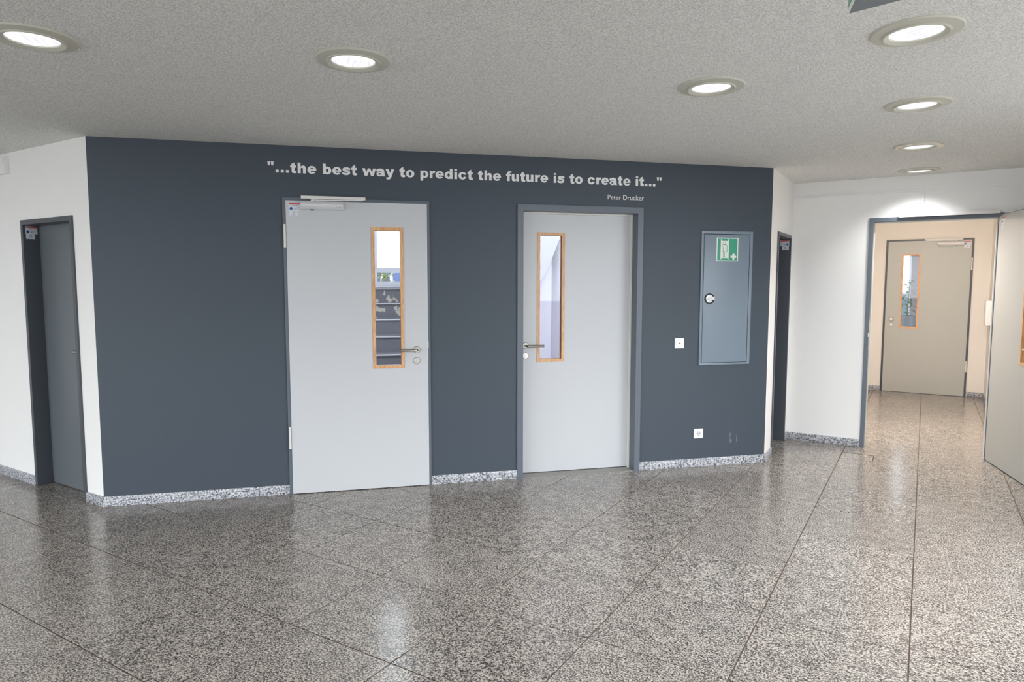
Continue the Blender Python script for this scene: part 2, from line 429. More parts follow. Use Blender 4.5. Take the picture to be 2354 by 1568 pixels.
# ---------------------------------------------------------------- ceiling with holes for the lamps
LIGHTS = [(-1.222, -1.968), (0.027, -1.996), (1.761, -2.004), (2.154, -2.855), (3.023, -1.973), (3.933, -1.053), (4.770, -0.205)]
bm = bmesh.new(); add_flat(bm, [(-5.65, -7.25), (5.0, -7.25), (5.0, A_END + 0.05), (2.40, A_END + 0.05), (2.40, 2.54), (-1.25, -1.11), (-5.65, -1.11)], H, H + 0.25)
ceil = link('ceiling', bm_mesh(bm, 'ceiling'), 'ceiling_plaster', None, M_BA)
tag(ceil, 'grey rough spray plaster ceiling of the hall', 'ceiling', kind='structure')

# ---------------------------------------------------------------- hall walls
D1 = (-0.4686, 0.5794, 2.170); D2 = (1.2616, 2.3116, 2.170)
wall('wall_main', M_MAIN, XL, XR, 0, H, 0, 0.30, [(D1[0] + .03, D1[1] - .03, -1, D1[2] - .03), (D2[0] + .03, D2[1] - .03, -1, D2[2] - .03)], 'accent_paint', 'dark slate grey accent wall with white quote lettering')
LF = (-0.967, -0.216, 2.023)       # left door frame in the left wall's x
wall('wall_left', M_LEFT, -4.2, 0, 0, H, 0, 0.30, [(LF[0] + .02, LF[1] - .02, -1, LF[2] - .02)], 'plaster_white', 'white wall left of the dark accent wall')
RF = (0.278, 0.948, 2.023)
wall('wall_right', M_RIGHT, 0, T_END, 0, H, 0, 0.25, [(RF[0] + .02, RF[1] - .02, -1, RF[2] - .02)], 'plaster_white', 'narrow white return wall right of the dark accent wall')
OF = (0.668, 1.700, 2.1675)
wall('wall_end', M_END, -0.25, B_FRONT - B_RIGHT, 0, H, 0, 0.24, [(OF[0] + .03, OF[1] - .03, -1, OF[2] - .03)], 'plaster_white', 'white end wall around the open doorway')
# long side of the hall: short solid piece, then a glass front; rear glass front; far left wall
wall('wall_facade', M_BA @ Matrix.Translation((B_FRONT, A_END, 0)) @ Matrix.Rotation(-PI / 2, 4, 'Z'), 0, A_END - A_REAR, 0, H, 0, 0.25,
     [(2.3, 3.7, 0.06, 2.48), (3.8, 5.9, 0.06, 2.48)], 'plaster_white', 'white facade wall with tall glazing on the camera side')
wall('wall_rear', M_BA @ Matrix.Translation((5.0, A_REAR, 0)) @ Matrix.Rotation(PI, 4, 'Z'), 0, 11.0, 0, H, 0, 0.25,
     [(0.65 + 2.25 * i, 0.65 + 2.25 * i + 2.15, 0.06, 2.48) for i in range(4)], 'plaster_white', 'white rear wall with tall glazing behind the camera')
wall('wall_far_left', M_BA @ Matrix.Translation((-5.4, A_REAR, 0)) @ Matrix.Rotation(PI / 2, 4, 'Z'), 0, A_LEFT - A_REAR, 0, H, 0, 0.25, [], 'plaster_white', 'white side wall far to the left of the hall')

# ---------------------------------------------------------------- skirting stones
def skirting(name, m, runs, label, d=0.013, h=0.0718):
    e = empty(name, m); tag(e, label, 'skirting', kind='structure')
    for (x0, x1) in runs:
        n = max(1, round((x1 - x0) / 0.62)); L = (x1 - x0) / n
        for i in range(n):
            box('skirting_stone', x0 + i * L + 0.0008, x0 + (i + 1) * L - 0.0008, -d, -0.0005, 0.0005, h, 'skirting_granite', e, bev=0.0012)
    return e
skirting('baseboard_main', M_MAIN, [(XL - 0.006, D1[0]), (D1[1], D2[0]), (D2[1], XR + 0.006)], 'speckled granite skirting along the dark accent wall')
skirting('baseboard_left', M_LEFT, [(-4.1, LF[0]), (LF[1], 0.0)], 'speckled granite skirting along the left white wall')
skirting('baseboard_right', M_RIGHT, [(0.0, RF[0]), (RF[1], T_END - 0.014)], 'speckled granite skirting on the narrow white return wall')
skirting('baseboard_end', M_END, [(0.0, OF[0])], 'speckled granite skirting on the white end wall')

# ---------------------------------------------------------------- doors
def mitre_frame(parent, name, x0, x1, z0, z1, wd, y0, y1, material, piece='frame_piece', sill=True):
    """four mitred pieces; outer rectangle x0..x1, z0..z1, face width wd"""
    e = part_empty(name, parent)
    a, b, c, d = x0 + wd, x1 - wd, z0 + (wd if sill else 0), z1 - wd
    quads = [[(x0, z1), (x1, z1), (b, d), (a, d)], [(x0, z0), (x0, z1), (a, d), (a, c)], [(x1, z0), (b, c), (b, d), (x1, z1)]]
    if sill: quads.append([(x0, z0), (a, c), (b, c), (x1, z0)])
    for q in quads: plate(piece, q, y0, y1, material, e)
    return e
def lever_handle(door, x, z, y, dirx, length=0.135, mat_='steel', keyhole=True):
    """lever on a round rose; y is the leaf face, the room is towards -y"""
    e = part_empty('door_handle', door)
    bm = bmesh.new(); add_lathe(bm, [(0, -0.011), (0.022, -0.011), (0.0255, -0.008), (0.0262, 0.0), (0, 0.0)], 32, 'y', (x, y, z)); link('rose', bm_mesh(bm, 'rose', True), 'steel_satin', e)
    yy = y - 0.058
    bm = bmesh.new()
    bend = [(x, y - 0.008, z), (x, y - 0.040, z)]
    for k in range(1, 6):
        t = k / 6 * PI / 2; bend.append((x + dirx * 0.018 * (1 - math.cos(t)), y - 0.040 - 0.018 * math.sin(t), z))
    bend += [(x + dirx * 0.018, yy, z), (x + dirx * length, yy, z)]
    add_tube(bm, bend, 0.0098, 16); link('lever', bm_mesh(bm, 'lever', True), mat_, e)
    if keyhole:
        k = part_empty('lock_escutcheon', door); zz = z - 0.083
        bm = bmesh.new(); add_lathe(bm, [(0, -0.008), (0.023, -0.008), (0.0258, -0.0055), (0.0262, 0), (0, 0)], 32, 'y', (x, y, zz)); link('rose', bm_mesh(bm, 'rose', True), 'steel_satin', k)
        pts = [(x + 0.0082 * math.cos(t), zz + 0.0075 + 0.0082 * math.sin(t)) for t in [math.radians(-60 + 300 * i / 14) for i in range(15)]]
        pts += [(x - 0.0048, zz - 0.017), (x - 0.003, zz - 0.0195), (x + 0.003, zz - 0.0195), (x + 0.0048, zz - 0.017)]
        plate('lock_cylinder', pts, y - 0.0105, y - 0.007, 'steel_satin', k)
    return e
def hinge(door, x, z0, z1, y, r=0.0088):
    e = part_empty('hinge', door); L = z1 - z0
    for a, b in ((0, 0.23), (0.235, 0.765), (0.77, 1.0)):
        bm = bmesh.new(); add_tube(bm, [(x, y, z0 + a * L), (x, y, z0 + b * L)], r, 14); link('hinge_knuckle', bm_mesh(bm, 'hk', True), 'rail_white', e)
def sticker(door, x0, z1, y, s=1.0, mirror=False, ydir=-1):
    """fire door notice: upper panel with red bar and round symbols, small panel below"""
    e = part_empty('notice_sticker', door); t = 0.0006
    def P(name, pts, lev, m_): plate(name, [(x0 + (0.08 * s - px * s if mirror else px * s), z1 - pz * s) for px, pz in pts], y + ydir * t * (lev + 1), y + ydir * t * lev, m_, e)
    R = lambda a, b, c, d: [(a, c), (b, c), (b, d), (a, d)]
    P('notice_panel', R(0, .08, 0, .057), 0, 'label_white')
    P('notice_panel', R(.002, .062, .0575, .095), 0, 'label_white')
    P('red_bar', R(.003, .077, .003, .012), 1, 'label_red')
    P('blue_disc', circ(.016, .041, .0105, 20), 1, 'label_blue')
    P('pale_disc', circ(.066, .040, .0105, 20), 1, 'label_grey')
    P('pale_disc_centre', circ(.066, .040, .009, 20), 2, 'label_white')
    P('symbol', R(.038, .046, .037, .049), 1, 'label_grey')
    P('text_line', R(.018, .066, .0165, .0195), 1, 'label_grey')
    P('text_line', R(.026, .058, .022, .0235), 1, 'label_grey')
    P('logo_mark', circ(.033, .069, .0055, 12), 1, 'label_lime'); P('logo_mark', circ(.037, .066, .0040, 12), 2, 'label_blue')
    P('logo_mark_centre', circ(.034, .0675, .0030, 12), 3, 'label_white')
    P('text_line', R(.021, .044, .079, .0815), 1, 'label_dark'); P('text_line', R(.015, .050, .086, .0878), 1, 'label_grey')
    return e
def leaf_with_window(door, x0, x1, z0, z1, y0, y1, win, material='leaf_grey', wf=0.023, window_part='window_frame'):
    """leaf slab with a glazed slot; win=(x0,x1,z0,z1) outer edge of beech moulding; front at y0"""
    wx0, wx1, wz0, wz1 = win; i = wf * 0.6
    lf = link('leaf', wall_mesh(x0, x1, z0, z1, y0, y1, [(wx0 + i, wx1 - i, wz0 + i, wz1 - i)]), material, door)
    e = mitre_frame(door, window_part, wx0, wx1, wz0, wz1, wf, y0 - 0.006, y0 + 0.012, 'beech', 'moulding')
    e2 = mitre_frame(door, window_part, wx0, wx1, wz0, wz1, wf, y1 - 0.012, y1 + 0.006, 'beech', 'moulding')
    box('glass_pane', wx0 + i + .001, wx1 - i - .001, (y0 + y1) / 2 - 0.003, (y0 + y1) / 2 + 0.003, wz0 + i + .001, wz1 - i - .001, 'pane_glass', door)
    return lf
def closer(door, bx0, bx1, bz0, bz1, rx0, rx1, rz0, rz1, y_leaf, y_frame, arm_from, arm_to):
    e = part_empty('door_closer', door)
    # rounded body
    n = 8; prof = [(y_leaf, bz0), (y_leaf - 0.030, bz0)]
    for k in range(n + 1):
        t = k / n; prof.append((y_leaf - 0.030 - 0.022 * math.sin(PI * (0.08 + 0.84 * t)), bz0 + 0.004 + (bz1 - bz0 - 0.008) * t))
    prof += [(y_leaf - 0.030, bz1), (y_leaf, bz1)]
    bm = bmesh.new(); a = [bm.verts.new((bx0, p[0], p[1])) for p in prof]; b = [bm.verts.new((bx1, p[0], p[1])) for p in prof]
    bm.faces.new(a); bm.faces.new(b)
    for k in range(len(prof)): bm.faces.new((a[k], a[(k + 1) % len(prof)], b[(k + 1) % len(prof)], b[k]))
    link('closer_body', bm_mesh(bm, 'cb', True), 'silver_paint', e)
    box('slide_rail', rx0, rx1, y_frame - 0.028, y_frame, rz0, rz1, 'rail_white', e, bev=0.002)
    ax, az = arm_from
    bm = bmesh.new(); add_tube(bm, [(ax, y_leaf - 0.028, bz1 - 0.002), (ax, y_leaf - 0.028, az + 0.010)], 0.009, 14); link('spindle', bm_mesh(bm, 'sp', True), 'rail_white', e)
    bm = bmesh.new(); v = Vector((arm_to[0], y_frame - 0.014, arm_to[1])); u = Vector((ax, y_leaf - 0.028, az + 0.006))
    d = (v - u).normalized(); sd = Vector((0, 1, 0)) * 0.009
    pts = [u - sd, u + sd, v + sd, v - sd]
    lo = [bm.verts.new(p - Vector((0, 0, 0.0035))) for p in pts]; hi = [bm.verts.new(p + Vector((0, 0, 0.0035))) for p in pts]
    bm.faces.new(lo); bm.faces.new(hi)
    for k in range(4): bm.faces.new((lo[k], lo[(k + 1) % 4], hi[(k + 1) % 4], hi[k]))
    link('arm', bm_mesh(bm, 'arm'), 'rail_white', e)
    bm = bmesh.new(); add_lathe(bm, [(0, bz0 - 0.006), (0.011, bz0 - 0.006), (0.013, bz0), (0, bz0)], 20, 'z', (ax, y_leaf - 0.024, 0)); link('spindle_cap', bm_mesh(bm, 'sc', True), 'black_plastic', e)
    for q in range(4): plate('maker_mark', [(bx1 - .050 + .010 * q, bz0 + .018), (bx1 - .043 + .010 * q, bz0 + .018), (bx1 - .043 + .010 * q, bz0 + .0235), (bx1 - .050 + .010 * q, bz0 + .0235)], y_leaf - 0.0494, y_leaf - 0.046, 'label_grey', e) if bx1 - bx0 > 0 else None
    return e

# door 1: grey leaf with window, left in the accent wall
d1 = empty('door_1', M_MAIN); tag(d1, 'pale grey door with beech window showing stone steps, left in the accent wall', 'door', kind='structure')
mitre_frame(d1, 'door_frame', D1[0], D1[1], 0, D1[2], 0.045, -0.014, 0.16, 'frame_grey', sill=False)
leaf_with_window(d1, -0.4455, 0.5560, 0.006, 2.148, -0.020, 0.030, (0.1495, 0.3815, 0.921, 1.970))
box('leaf_edge', 0.5562, 0.5600, -0.017, 0.02, 0.006, 2.148, 'leaf_edge', d1)
hinge(d1, -0.4560, 1.814, 1.978, -0.022); hinge(d1, -0.4560, 0.346, 0.509, -0.022)
lever_handle(d1, 0.4745, 1.057, -0.020, -1, 0.120)
box('latch_plate', 0.5603, 0.5650, -0.0165, -0.002, 1.07, 1.12, 'steel_satin', d1)
closer(d1, -0.341, -0.046, 2.084, 2.145, -0.338, 0.112, 2.1605, 2.182, -0.020, -0.014, (-0.262, 2.145), (0.095, 2.158))
sticker(d1, -0.424, 2.131, -0.020)

# door 2: recessed leaf, right in the accent wall
d2 = empty('door_2', M_MAIN); tag(d2, 'pale grey recessed door with beech window, right in the accent wall', 'door', kind='structure')
mitre_frame(d2, 'door_frame', D2[0], D2[1], 0, D2[2], 0.047, -0.016, 0.118, 'frame_grey', sill=False)
mitre_frame(d2, 'door_stop', D2[0] + 0.0472, D2[1] - 0.0472, 0, D2[2] - 0.0472, 0.012, 0.090, 0.1175, 'leaf_edge', sill=False)
leaf_with_window(d2, 1.290, 2.283, 0.008, 2.150, 0.119, 0.165, (1.457, 1.688, 0.922, 1.9665))
lever_handle(d2, 1.360, 1.058, 0.119, 1, 0.142)
box('threshold_strip', D2[0] + 0.047, D2[1] - 0.047, -0.004, 0.118, 0.0002, 0.003, 'threshold', d2)

# door 5: dark recessed door in the left white wall
d5 = empty('door_5', M_LEFT); tag(d5, 'dark grey recessed door in the left white wall', 'door', kind='structure')
mitre_frame(d5, 'door_frame', LF[0], LF[1], 0, LF[2], 0.034, -0.012, 0.098, 'frame_shade_grey', sill=False)
box('leaf', LF[0] + 0.022, LF[1] - 0.022, 0.099, 0.145, 0.006, LF[2] - 0.022, 'leaf_dark', d5)
lever_handle(d5, -0.295, 1.060, 0.099, -1, 0.115, keyhole=True)
# sticker on the hinge-side reveal
st = sticker(d5, 0, 0, 0)
st.matrix_local = Matrix.Translation((LF[0] + 0.0342, 0.006, 1.982)) @ Matrix.Rotation(PI / 2, 4, 'Z') @ Matrix.Rotation(0, 4, 'X')

# door 6: dark recessed door in the right return wall, seen edge on
d6 = empty('door_6', M_RIGHT); tag(d6, 'dark door seen nearly edge on in the narrow right return wall', 'door', kind='structure')
mitre_frame(d6, 'door_frame', RF[0], RF[1], 0, RF[2], 0.030, -0.012, 0.098, 'frame_shade_grey', sill=False)
box('leaf', RF[0] + 0.022, RF[1] - 0.022, 0.099, 0.145, 0.006, RF[2] - 0.022, 'leaf_dark', d6)
st = sticker(d6, 0, 0, 0, mirror=True)
st.matrix_local = Matrix.Translation((RF[1] - 0.0302, 0.086, 1.982)) @ Matrix.Rotation(-PI / 2, 4, 'Z')

# door 3: open doorway in the end wall, leaf swung into the hall
d3 = empty('door_3', M_END); tag(d3, 'pale grey door standing wide open at the right edge', 'door', kind='structure')
f3 = part_empty('door_frame', d3)
plate('frame_piece', [(OF[0], OF[2]), (1.690, OF[2]), (1.652, OF[2] - .036), (OF[0] + .036, OF[2] - .036)], -0.016, 0.16, 'frame_grey', f3)
plate('frame_piece', [(OF[0], 0), (OF[0], OF[2]), (OF[0] + .036, OF[2] - .036), (OF[0] + .036, 0)], -0.016, 0.16, 'frame_grey', f3)
plate('frame_piece', [(1.652, 0), (1.652, OF[2] - .0362), (1.690, OF[2] - .0002), (1.690, 0)], 0.048, 0.16, 'frame_grey', f3)
s3_ = part_empty('door_seal', d3)
for q in ((OF[0] + .0362, OF[0] + .045, 0, OF[2] - .0462), (1.643, 1.6518, 0, OF[2] - .0462), (OF[0] + .0362, 1.6518, OF[2] - .046, OF[2] - .0362)):
    box('seal_strip', q[0], q[1], 0.06, 0.085, q[2], q[3], 'leaf_edge', s3_)
lp = part_empty('open_leaf', d3)
LM = Matrix.Translation((1.657, 0.044, 0)) @ Matrix.Rotation(math.radians(-75.7), 4, 'Z')
lp.matrix_local = LM
# leaf local: x from hinge along leaf, front (seen) face at y = 0 towards -y
lw = (0.598, 0.832, 0.921, 1.970)
link('leaf', wall_mesh(0, 1.0, 0.008, 2.150, 0, 0.048, [(lw[0] + .014, lw[1] - .014, lw[2] + .014, lw[3] - .014)]), 'leaf_greige', lp)
for q in ([(lw[0], lw[3]), (lw[1], lw[3]), (lw[1] - .023, lw[3] - .023), (lw[0] + .023, lw[3] - .023)], [(lw[0], lw[2]), (lw[0], lw[3]), (lw[0] + .023, lw[3] - .023), (lw[0] + .023, lw[2] + .023)],
          [(lw[1], lw[2]), (lw[1] - .023, lw[2] + .023), (lw[1] - .023, lw[3] - .023), (lw[1], lw[3])], [(lw[0], lw[2]), (lw[0] + .023, lw[2] + .023), (lw[1] - .023, lw[2] + .023), (lw[1], lw[2])]):
    plate('moulding', q, -0.006, 0.054, 'beech', lp)
box('glass_pane', lw[0] + .015, lw[1] - .015, 0.021, 0.027, lw[2] + .015, lw[3] - .015, 'pane_glass', lp)
box('leaf_edge', -0.004, -0.0002, 0.002, 0.046, 0.008, 2.150, 'frame_grey', lp)
box('closer_body', 0.10, 0.40, 0.049, 0.10, 2.084, 2.145, 'silver_paint', lp, bev=0.006)
box('closer_arm', 0.02, 0.46, 0.010, 0.030, 2.156, 2.164, 'rail_white', lp)
s3 = sticker(d3, 0, 0, 0); s3.matrix_local = LM @ Matrix.Translation((0.058, 0, 2.128))
hd = lever_handle(d3, 0.925, 1.057, 0, -1, 0.120); hd.matrix_local = LM
for c_ in d3.children:
    if c_.name.startswith('lock_escutcheon'): c_.matrix_local = LM
r3 = part_empty('slide_rail', d3)
box('rail_housing', 0.905, 1.655, -0.052, -0.016, 2.160, 2.192, 'rail_white', r3, bev=0.003)
box('rail_slot', 0.92, 1.655, -0.046, -0.022, 2.1585, 2.1598, 'gap_dark', r3)
box('strike_plate', OF[0] + 0.0362, OF[0] + 0.0378, -0.012, 0.02, 0.934, 1.210, 'steel_satin', d3)
box('strike_bolt', OF[0] + 0.030, OF[0] + 0.038, -0.024, -0.0165, 1.06, 1.10, 'steel_satin', d3)

# ---------------------------------------------------------------- vestibule behind the open doorway
VW = 0.24
BD = (0.6296, 1.6768, 2.1884)
wall('wall_vestibule_left', M_END @ Matrix.Translation((0.40, 0, 0)), -0.15, 0, 0, 2.75, VW, T_BACK, [], 'plaster_warm', 'warm white left side wall of the vestibule')
wall('wall_vestibule_right', M_END @ Matrix.Translation((1.88, 0, 0)), 0, 0.15, 0, 2.75, VW, T_BACK, [], 'plaster_warm', 'warm white right side wall of the vestibule')
wall('wall_back', M_BACK, 0.25, 2.03, 0, 2.75, 0, 0.24, [(BD[0] + .02, BD[1] - .02, -1, BD[2] - .02)], 'plaster_warm', 'warm white back wall around the far door')
cv = box('ceiling_vestibule', 0.25, 2.03, VW, T_BACK + 0.24, 2.75, 2.85, 'plaster_warm', None, mw=M_END); tag(cv, 'warm white ceiling of the vestibule', 'ceiling', kind='structure')
skirting('baseboard_back', M_BACK, [(0.40, BD[0]), (BD[1], 1.866)], 'speckled granite skirting beside the far door')
skirting('baseboard_vestibule', frame(P0 + B * 1.88 + A * VW, 45) @ Matrix.Rotation(0, 4, 'Z') @ Matrix.Scale(1, 4), [(0.0, T_BACK - VW - 0.001)], 'speckled granite skirting on the vestibule side wall') if False else None
bs = empty('baseboard_vestibule', M_END); tag(bs, 'speckled granite skirting on the right side wall of the vestibule', 'skirting', kind='structure')
for i in range(6):
    L = (T_BACK - VW - 0.02) / 6; y = VW + 0.002 + i * L
    box('skirting_stone', 1.867, 1.8795, y + .0008, y + L - .0008, 0.0005, 0.0718, 'skirting_granite', bs, bev=0.0012)
# far door
d4 = empty('door_4', M_BACK); tag(d4, 'far greige door with beech window and door closer at the end of the vestibule', 'door', kind='structure')
mitre_frame(d4, 'door_frame', BD[0], BD[1], 0, BD[2], 0.040, -0.012, 0.16, 'frame_dark', sill=False)
leaf_with_window(d4, 0.656, 1.652, 0.006, 2.165, -0.018, 0.030, (0.832, 1.065, 0.929, 1.984), material='leaf_greige')
for z, nm, rr, dp in ((1.057, 'door_knob', 0.026, 0.05), (0.975, 'lock_escutcheon', 0.026, 0.010)):
    bm = bmesh.new()
    prof = [(0, -dp), (rr * .8, -dp), (rr, -dp + 0.008), (rr * .95, -dp * 0.5), (rr * .55, -dp * 0.35), (rr * .6, 0), (0, 0)] if dp > 0.02 else [(0, -dp), (rr * .9, -dp), (rr, 0), (0, 0)]
    add_lathe(bm, prof, 28, 'y', (0.735, -0.018, z)); link(nm, bm_mesh(bm, nm, True), 'steel', d4)
hinge(d4, 1.663, 1.75, 1.92, -0.020); hinge(d4, 1.663, 0.34, 0.50, -0.020)
closer(d4, 1.262, 1.558, 2.088, 2.149, 1.100, 1.550, 2.166, 2.187, -0.018, -0.012, (1.475, 2.149), (1.13, 2.163))
sticker(d4, 1.563, 2.150, -0.018)
# white wall box on the vestibule's right wall
wb_ = empty('wall_dispenser', M_END @ Matrix.Translation((1.879, 3.62, 0))); tag(wb_, 'white wall mounted box behind the open leaf in the vestibule', 'dispenser')
box('housing', -0.065, 0, -0.13, 0.13, 1.02, 1.345, 'plastic_white', wb_, bev=0.012)
box('front_slot', -0.067, -0.0652, 0.02, 0.09, 1.16, 1.27, 'plastic_grey', wb_)
# warm lamp in the vestibule ceiling
vl = empty('ceiling_lamp', M_END @ Matrix.Translation((1.15, 0.85, 2.75))); tag(vl, 'round warm ceiling lamp inside the vestibule', 'lamp')
bm = bmesh.new(); add_lathe(bm, [(0, -0.06), (0.15, -0.055), (0.18, -0.03), (0.185, -0.001), (0, -0.001)], 32); link('lamp_shade', bm_mesh(bm, 'ls', True), 'lamp_warm', vl)
def lamp(name, kind, energy, col, parent, loc, **kw):
    d = bpy.data.lights.new(name, kind); d.energy = energy; d.color = col
    for k, v in kw.items(): setattr(d, k, v)
    o = bpy.data.objects.new(name, d); C.objects.link(o); o.parent = parent; o.location = loc; return o
lamp('vestibule_light', 'AREA', 72, (1.0, 0.91, 0.82), vl, (0, 0, -0.07), shape='DISK', size=0.9)

# ---------------------------------------------------------------- room behind the far door
MR = M_BACK
rw = 3.4
wall('wall_beyond_end', MR, -2.0, 4.0, 0, 2.75, rw, rw + 0.2, [(-1.6, 0.90, 0.0, 2.6)], 'plaster_mauve', 'mauve wall with a bright window beyond the far door')
wall('wall_beyond_left', MR @ Matrix.Translation((-2.0, 0.24, 0)) @ Matrix.Rotation(PI / 2, 4, 'Z'), 0, rw - 0.04, 0, 2.75, 0, 0.15, [], 'plaster_white', 'white side wall of the room beyond the far door')
wall('wall_beyond_right', MR @ Matrix.Translation((4.0, rw + .2, 0)) @ Matrix.Rotation(-PI / 2, 4, 'Z'), 0, rw - 0.04, 0, 2.75, 0, 0.15, [], 'plaster_white', 'white far side wall of the room beyond the far door')
cb = box('ceiling_beyond', -2.15, 4.15, 0.24, rw + 0.2, 2.75, 2.85, 'plaster_white', None, mw=MR); tag(cb, 'white ceiling of the room beyond the far door', 'ceiling', kind='structure')
wn1 = empty('window_1', MR); tag(wn1, 'bright window seen through the glass of the far door', 'window', kind='structure')
box('window_frame', -1.6, 0.90, rw + 0.02, rw + 0.07, 2.54, 2.6, 'window_white', wn1); box('window_frame', 0.86, 0.90, rw + 0.02, rw + 0.07, 0.0, 2.54, 'window_white', wn1)
box('window_rail', -1.6, 0.86, rw + 0.02, rw + 0.07, 1.38, 1.42, 'window_white', wn1)
box('tinted_pane', -1.6, 0.86, rw + 0.035, rw + 0.045, 0.02, 1.38, 'teal_glass_wall', wn1)
box('window_post', 0.70, 0.725, rw + 0.0, rw + 0.03, 0.0, 2.54, 'window_white', wn1)
portal('beyond_portal', look(MR @ Vector((-0.36, rw + 0.22, 2.0)), -A), 2.4, 1.15)
bh = box('bulkhead', 0.885, 2.6, rw - 0.5, rw - 0.02, 2.13, 2.74, 'plaster_white', None, mw=MR); tag(bh, 'white stepped bulkhead above the mauve wall', 'bulkhead', kind='structure')
pl = empty('potted_plant', MR @ Matrix.Translation((0.885, 2.0, 0))); tag(pl, 'leafy green plant in a tall grey planter behind the far door glass', 'plant')
bm = bmesh.new(); add_lathe(bm, [(0, 0.001), (0.13, 0.001), (0.165, 1.03), (0.150, 1.03), (0.148, 0.99), (0, 0.99)], 28); pot = link('planter', bm_mesh(bm, 'pot', True), 'pot_grey', pl)
bm = bmesh.new(); add_lathe(bm, [(0, 0.992), (0.146, 0.992), (0.1, 1.0), (0, 1.005)], 20); link('soil', bm_mesh(bm, 'soil', True), 'soil', pl)
bm = bmesh.new(); add_tube(bm, [(0, 0, 0.99), (0.01, 0.01, 1.25), (0.02, 0, 1.5), (0.05, 0, 1.64)], [0.012, 0.010, 0.008, 0.004], 8); link('stem', bm_mesh(bm, 'stem', True), 'leaf_stalk', pl)
for k in range(26):
    z = 1.04 + 0.60 * (k / 25); ang = k * 2.4; L = random.uniform(0.14, 0.22); lift = random.uniform(-0.02, 0.10)
    bm = bmesh.new(); n = 6; L_, R_, M_ = [], [], []
    for j in range(n + 1):
        t = j / n; wd = 0.026 * math.sin(PI * min(1, t * 0.95 + 0.05)) ** 0.8; r_ = 0.012 + L * t; zz = z + lift * t * 2 - 0.12 * t * t
        M_.append(bm.verts.new((r_, 0, zz - 0.006))); L_.append(bm.verts.new((r_, wd, zz))); R_.append(bm.verts.new((r_, -wd, zz)))
    for j in range(n): bm.faces.new((L_[j], L_[j + 1], M_[j + 1], M_[j])); bm.faces.new((M_[j], M_[j + 1], R_[j + 1], R_[j]))
    bmesh.ops.rotate(bm, verts=bm.verts, cent=(0, 0, 0), matrix=Matrix.Rotation(ang, 3, 'Z'))
    link('leaf', bm_mesh(bm, 'leaf', True), 'leaf_green', pl)

# ---------------------------------------------------------------- stairwell behind door 1
SW0, SW1, SD = -1.25, 1.02, 3.62
wall('wall_stairwell_left', M_MAIN, SW0 - 0.15, SW0, 0, 4.4, 0.30, SD, [], 'plaster_white', 'white left wall of the stairwell behind the glazed door')
wall('wall_stairwell_right', M_MAIN, SW1, SW1 + 0.12, 0, 4.4, 0.30, SD, [], 'plaster_white', 'white right wall of the stairwell behind the glazed door')
wall('wall_stairwell_head', M_MAIN, SW0 - 0.15, SW1 + 0.12, H, 4.4, 0.05, 0.30, [], 'plaster_white', 'white wall above the stairwell door')
wall('wall_stairwell_end', M_MAIN, SW0 - 0.15, SW1 + 0.12, 0, 4.4, SD, SD + 0.16, [(SW0 + 0.1, 0.93, 1.56, 4.25)], 'plaster_white', 'white stairwell end wall around its window')
cs = box('ceiling_stairwell', SW0 - 0.15, SW1 + 0.12, 0.05, SD + 0.16, 4.4, 4.5, 'plaster_white'); tag(cs, 'white ceiling of the stairwell', 'ceiling', kind='structure')
stair = empty('stone_staircase', M_MAIN @ Matrix.Translation((0, 0.85, 0))); tag(stair, 'grey stone steps with pale edges behind the left glazed door', 'stairs')
for k in range(9):
    z1 = 0.14 + 0.17 * k; y = 0.84 + 0.28 * k - 0.85
    m_ = 'peeling_concrete' if k >= 7 else 'concrete'
    y_end = (0.84 + 0.28 * (k + 1) - 0.85) if k < 8 else SD - 0.85 - 0.002
    box('step', SW0 + .005, SW1 - .005, y, y_end + (0.0 if k == 8 else 0.0), 0.001, z1 - 0.002, m_, stair)
    box('step_nosing', SW0 + .005, SW1 - .005, y - 0.022, y + 0.012, z1 - 0.012, z1, 'nosing', stair)
w2 = empty('window_2', M_MAIN @ Matrix.Translation((0, SD, 0))); tag(w2, 'white stairwell window with bare branches and sky outside', 'window', kind='structure')
WX0, WX1 = SW0 + 0.1, 0.93
box('window_sill', SW0 + .005, SW1 - .005, -0.10, 0.02, 1.505, 1.56, 'window_white', w2)
for (a, b, c, d) in ((WX0, WX1, 1.56, 1.585), (WX0, WX1, 4.20, 4.25), (WX0, WX0 + .05, 1.585, 4.20), (WX1 - .05, WX1, 1.585, 4.20), (0.27, 0.328, 1.585, 4.20), (0.328, WX1 - .05, 1.695, 1.762)):
    box('window_frame', a, b, 0.03, 0.10, c, d, 'window_white', w2)
for (a, b, c, d) in ((WX0 + .05, 0.27, 1.585, 4.20), (0.328, WX1 - .05, 1.585, 1.695), (0.328, WX1 - .05, 1.762, 4.20)):
    box('glass_pane', a, b, 0.06, 0.066, c, d, 'pane_glass', w2)
portal('stair_portal', look(Vector((-0.11, SD + 0.2, 2.9)), (0, -1, 0)), 2.1, 2.7)
sl = empty('stairwell_fill_lamp', M_MAIN @ Matrix.Translation((-0.1, 0.30, 2.85))); tag(sl, 'added unseen fill lamp above the inside of the stairwell door', 'lamp')  # added out of view to brighten the risers facing the door
bm = bmesh.new(); add_box(bm, -0.3, 0.3, 0.001, 0.06, -0.08, 0.08, 0.01); link('lamp_shade', bm_mesh(bm, 'ls', True), 'lamp_lens', sl)  # glowing body of the added stairwell fill
ll_ = lamp('stairwell_fill_light', 'AREA', 45, (0.90, 0.93, 1.0), sl, (0, 0.075, 0), shape='RECTANGLE', size=0.6, size_y=0.16)
ll_.rotation_euler = (math.radians(70), 0, 0)
